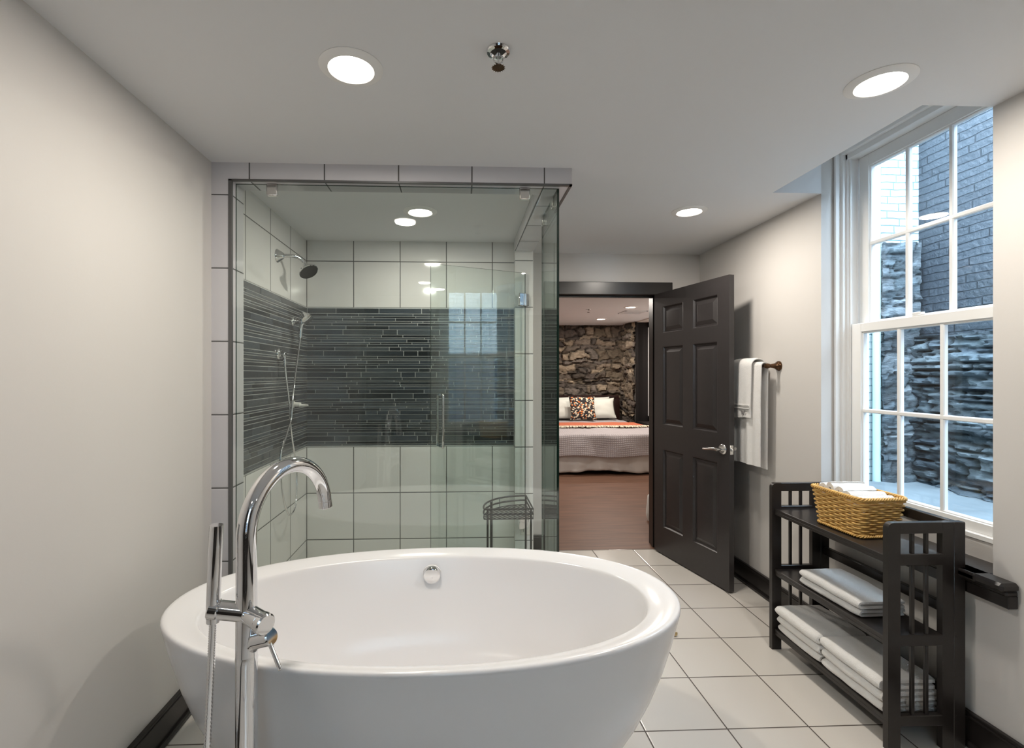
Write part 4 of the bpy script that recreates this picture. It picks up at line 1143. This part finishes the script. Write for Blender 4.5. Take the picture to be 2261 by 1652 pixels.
# ------------------------------------------------------------------ the alley outside
AX = 4.92
mb = MB()
def ground(u, v):
    x = 2.14+(AX+.3-2.14)*u; y = -3.0+8.3*v
    return (x, y, .20+.05*noise.noise(Vector((x*1.3, y*1.3, 0)))+.03*noise.noise(Vector((x*4, y*4, 3)))+.03*u)
mb.grid(40, 110, ground)
keep = [k for k, f in enumerate(mb.f) if not any(mb.v[i][0] < 3.29 and mb.v[i][1] > 3.92 for i in f)]
mb.f = [mb.f[k] for k in keep]; mb.mi = [0]*len(keep)
struct('ground_alley', mb, M['rock'], 'pale rocky alley floor')
mb = MB().box(AX, AX+.3, -3.0, 5.3, 1.72, 4.3); struct('wall_alley', mb, M['bricks'], 'dark painted brick wall across the alley', smooth=False)
pal2 = [(.11, .135, .15), (.14, .17, .185), (.085, .105, .12), (.19, .22, .235), (.065, .08, .095)]
stone_wall('wall_alley_base', 6.2, 1.62, .022, lambda u, z, d: (AX-.02-d*1.0, -1.0+u, .15+z), pal2, .095, (.03, .10), (.2, .75), M['ledge'], 21, label='dark rough ledge stone below the brick', ledge=1)
mb = MB().box(AX+.02, AX+.3, -3, 5.3, 0, 1.75); struct('wall_alley_core', mb, M['bricks'], smooth=False)
mb = MB().box(3.2, AX+.02, 5.06, 5.3, .1, 4.6); struct('wall_alley_end', mb, M['whitebrick'], 'white painted brick wall closing the alley', smooth=False)
pal3 = [(.14, .17, .185), (.18, .205, .22), (.11, .135, .15), (.22, .245, .26)]
stone_wall('wall_alley_pier', .42, 2.62, .02, lambda u, z, d: (4.47+u, 5.03-d, .15+z), pal3, .04, (.04, .12), (.10, .3), M['ledge'], 33, label='grey stone pier')
mb = MB(); mb.tube([(4.40, 5.0, .2), (4.40, 5.0, 4.4)], .035, 14)
M['pipe'] = surf('pale_pipe', (.62, .80, .80), .4, var=.03)
tag(mb.build('downspout', M['pipe'], None), 'pale blue-green downspout on the white alley wall', 'downspout')

mb = MB().box(-3.4, AX+.3, -5.0, -4.7, .1, 1.78); struct('wall_alley_rear_base', mb, M['bricksx'], 'dark base of the wall facing the rear window', smooth=False)
mb = MB().box(-3.4, AX+.3, -5.0, -4.72, 1.78, 4.3); struct('wall_alley_rear', mb, M['whitebrick'], 'white painted brick wall facing the rear window', smooth=False)
mb = MB().box(-3.4, 2.2, -5.0, -1.60, .08, .2); struct('ground_rear', mb, M['rock'], smooth=False)
mb = MB(); mb.box(-1.35, 2.14, -1.62, 3.92, 2.76, 4.9); struct('added_upper_storey', mb, M['bricksx'], 'upper storey added above the bathroom to shade the alley', smooth=False)  # unseen storey added to cut sky light on the lower alley walls
# ------------------------------------------------------------------ sky, camera
w = bpy.data.worlds.new('sky'); scn.world = w; w.use_nodes = True; nt = w.node_tree; nt.nodes.clear()
o_ = nt.nodes.new('ShaderNodeOutputWorld'); bg_ = nt.nodes.new('ShaderNodeBackground')
bg_.inputs[0].default_value = (.60, .80, 1.0, 1); bg_.inputs[1].default_value = 14
nt.links.new(bg_.outputs[0], o_.inputs[0])

cam = bpy.data.cameras.new('camera'); co = bpy.data.objects.new('camera', cam); C.objects.link(co)
f_, cx0, cy0, psi = 1079.7, 1058.42, 829.49, .0395
cam.sensor_fit = 'HORIZONTAL'; cam.sensor_width = 36; cam.lens = f_*36/2261
cam.shift_x = (1130.5-cx0)/2261; cam.shift_y = (cy0-826)/2261; cam.clip_start = .05
co.location = (0, 0, 1.36); co.rotation_euler = (PI/2, 0, -psi)
scn.camera = co
scn.view_settings.view_transform = 'Standard'; scn.view_settings.look = 'None'; scn.view_settings.gamma = 1; scn.view_settings.exposure = .2
scn.view_settings.use_curve_mapping = False
cy_ = scn.cycles
cy_.use_denoising = True; cy_.max_bounces = 10; cy_.diffuse_bounces = 6; cy_.glossy_bounces = 5; cy_.transparent_max_bounces = 24
cy_.caustics_reflective = False; cy_.caustics_refractive = False; cy_.sample_clamp_indirect = 6
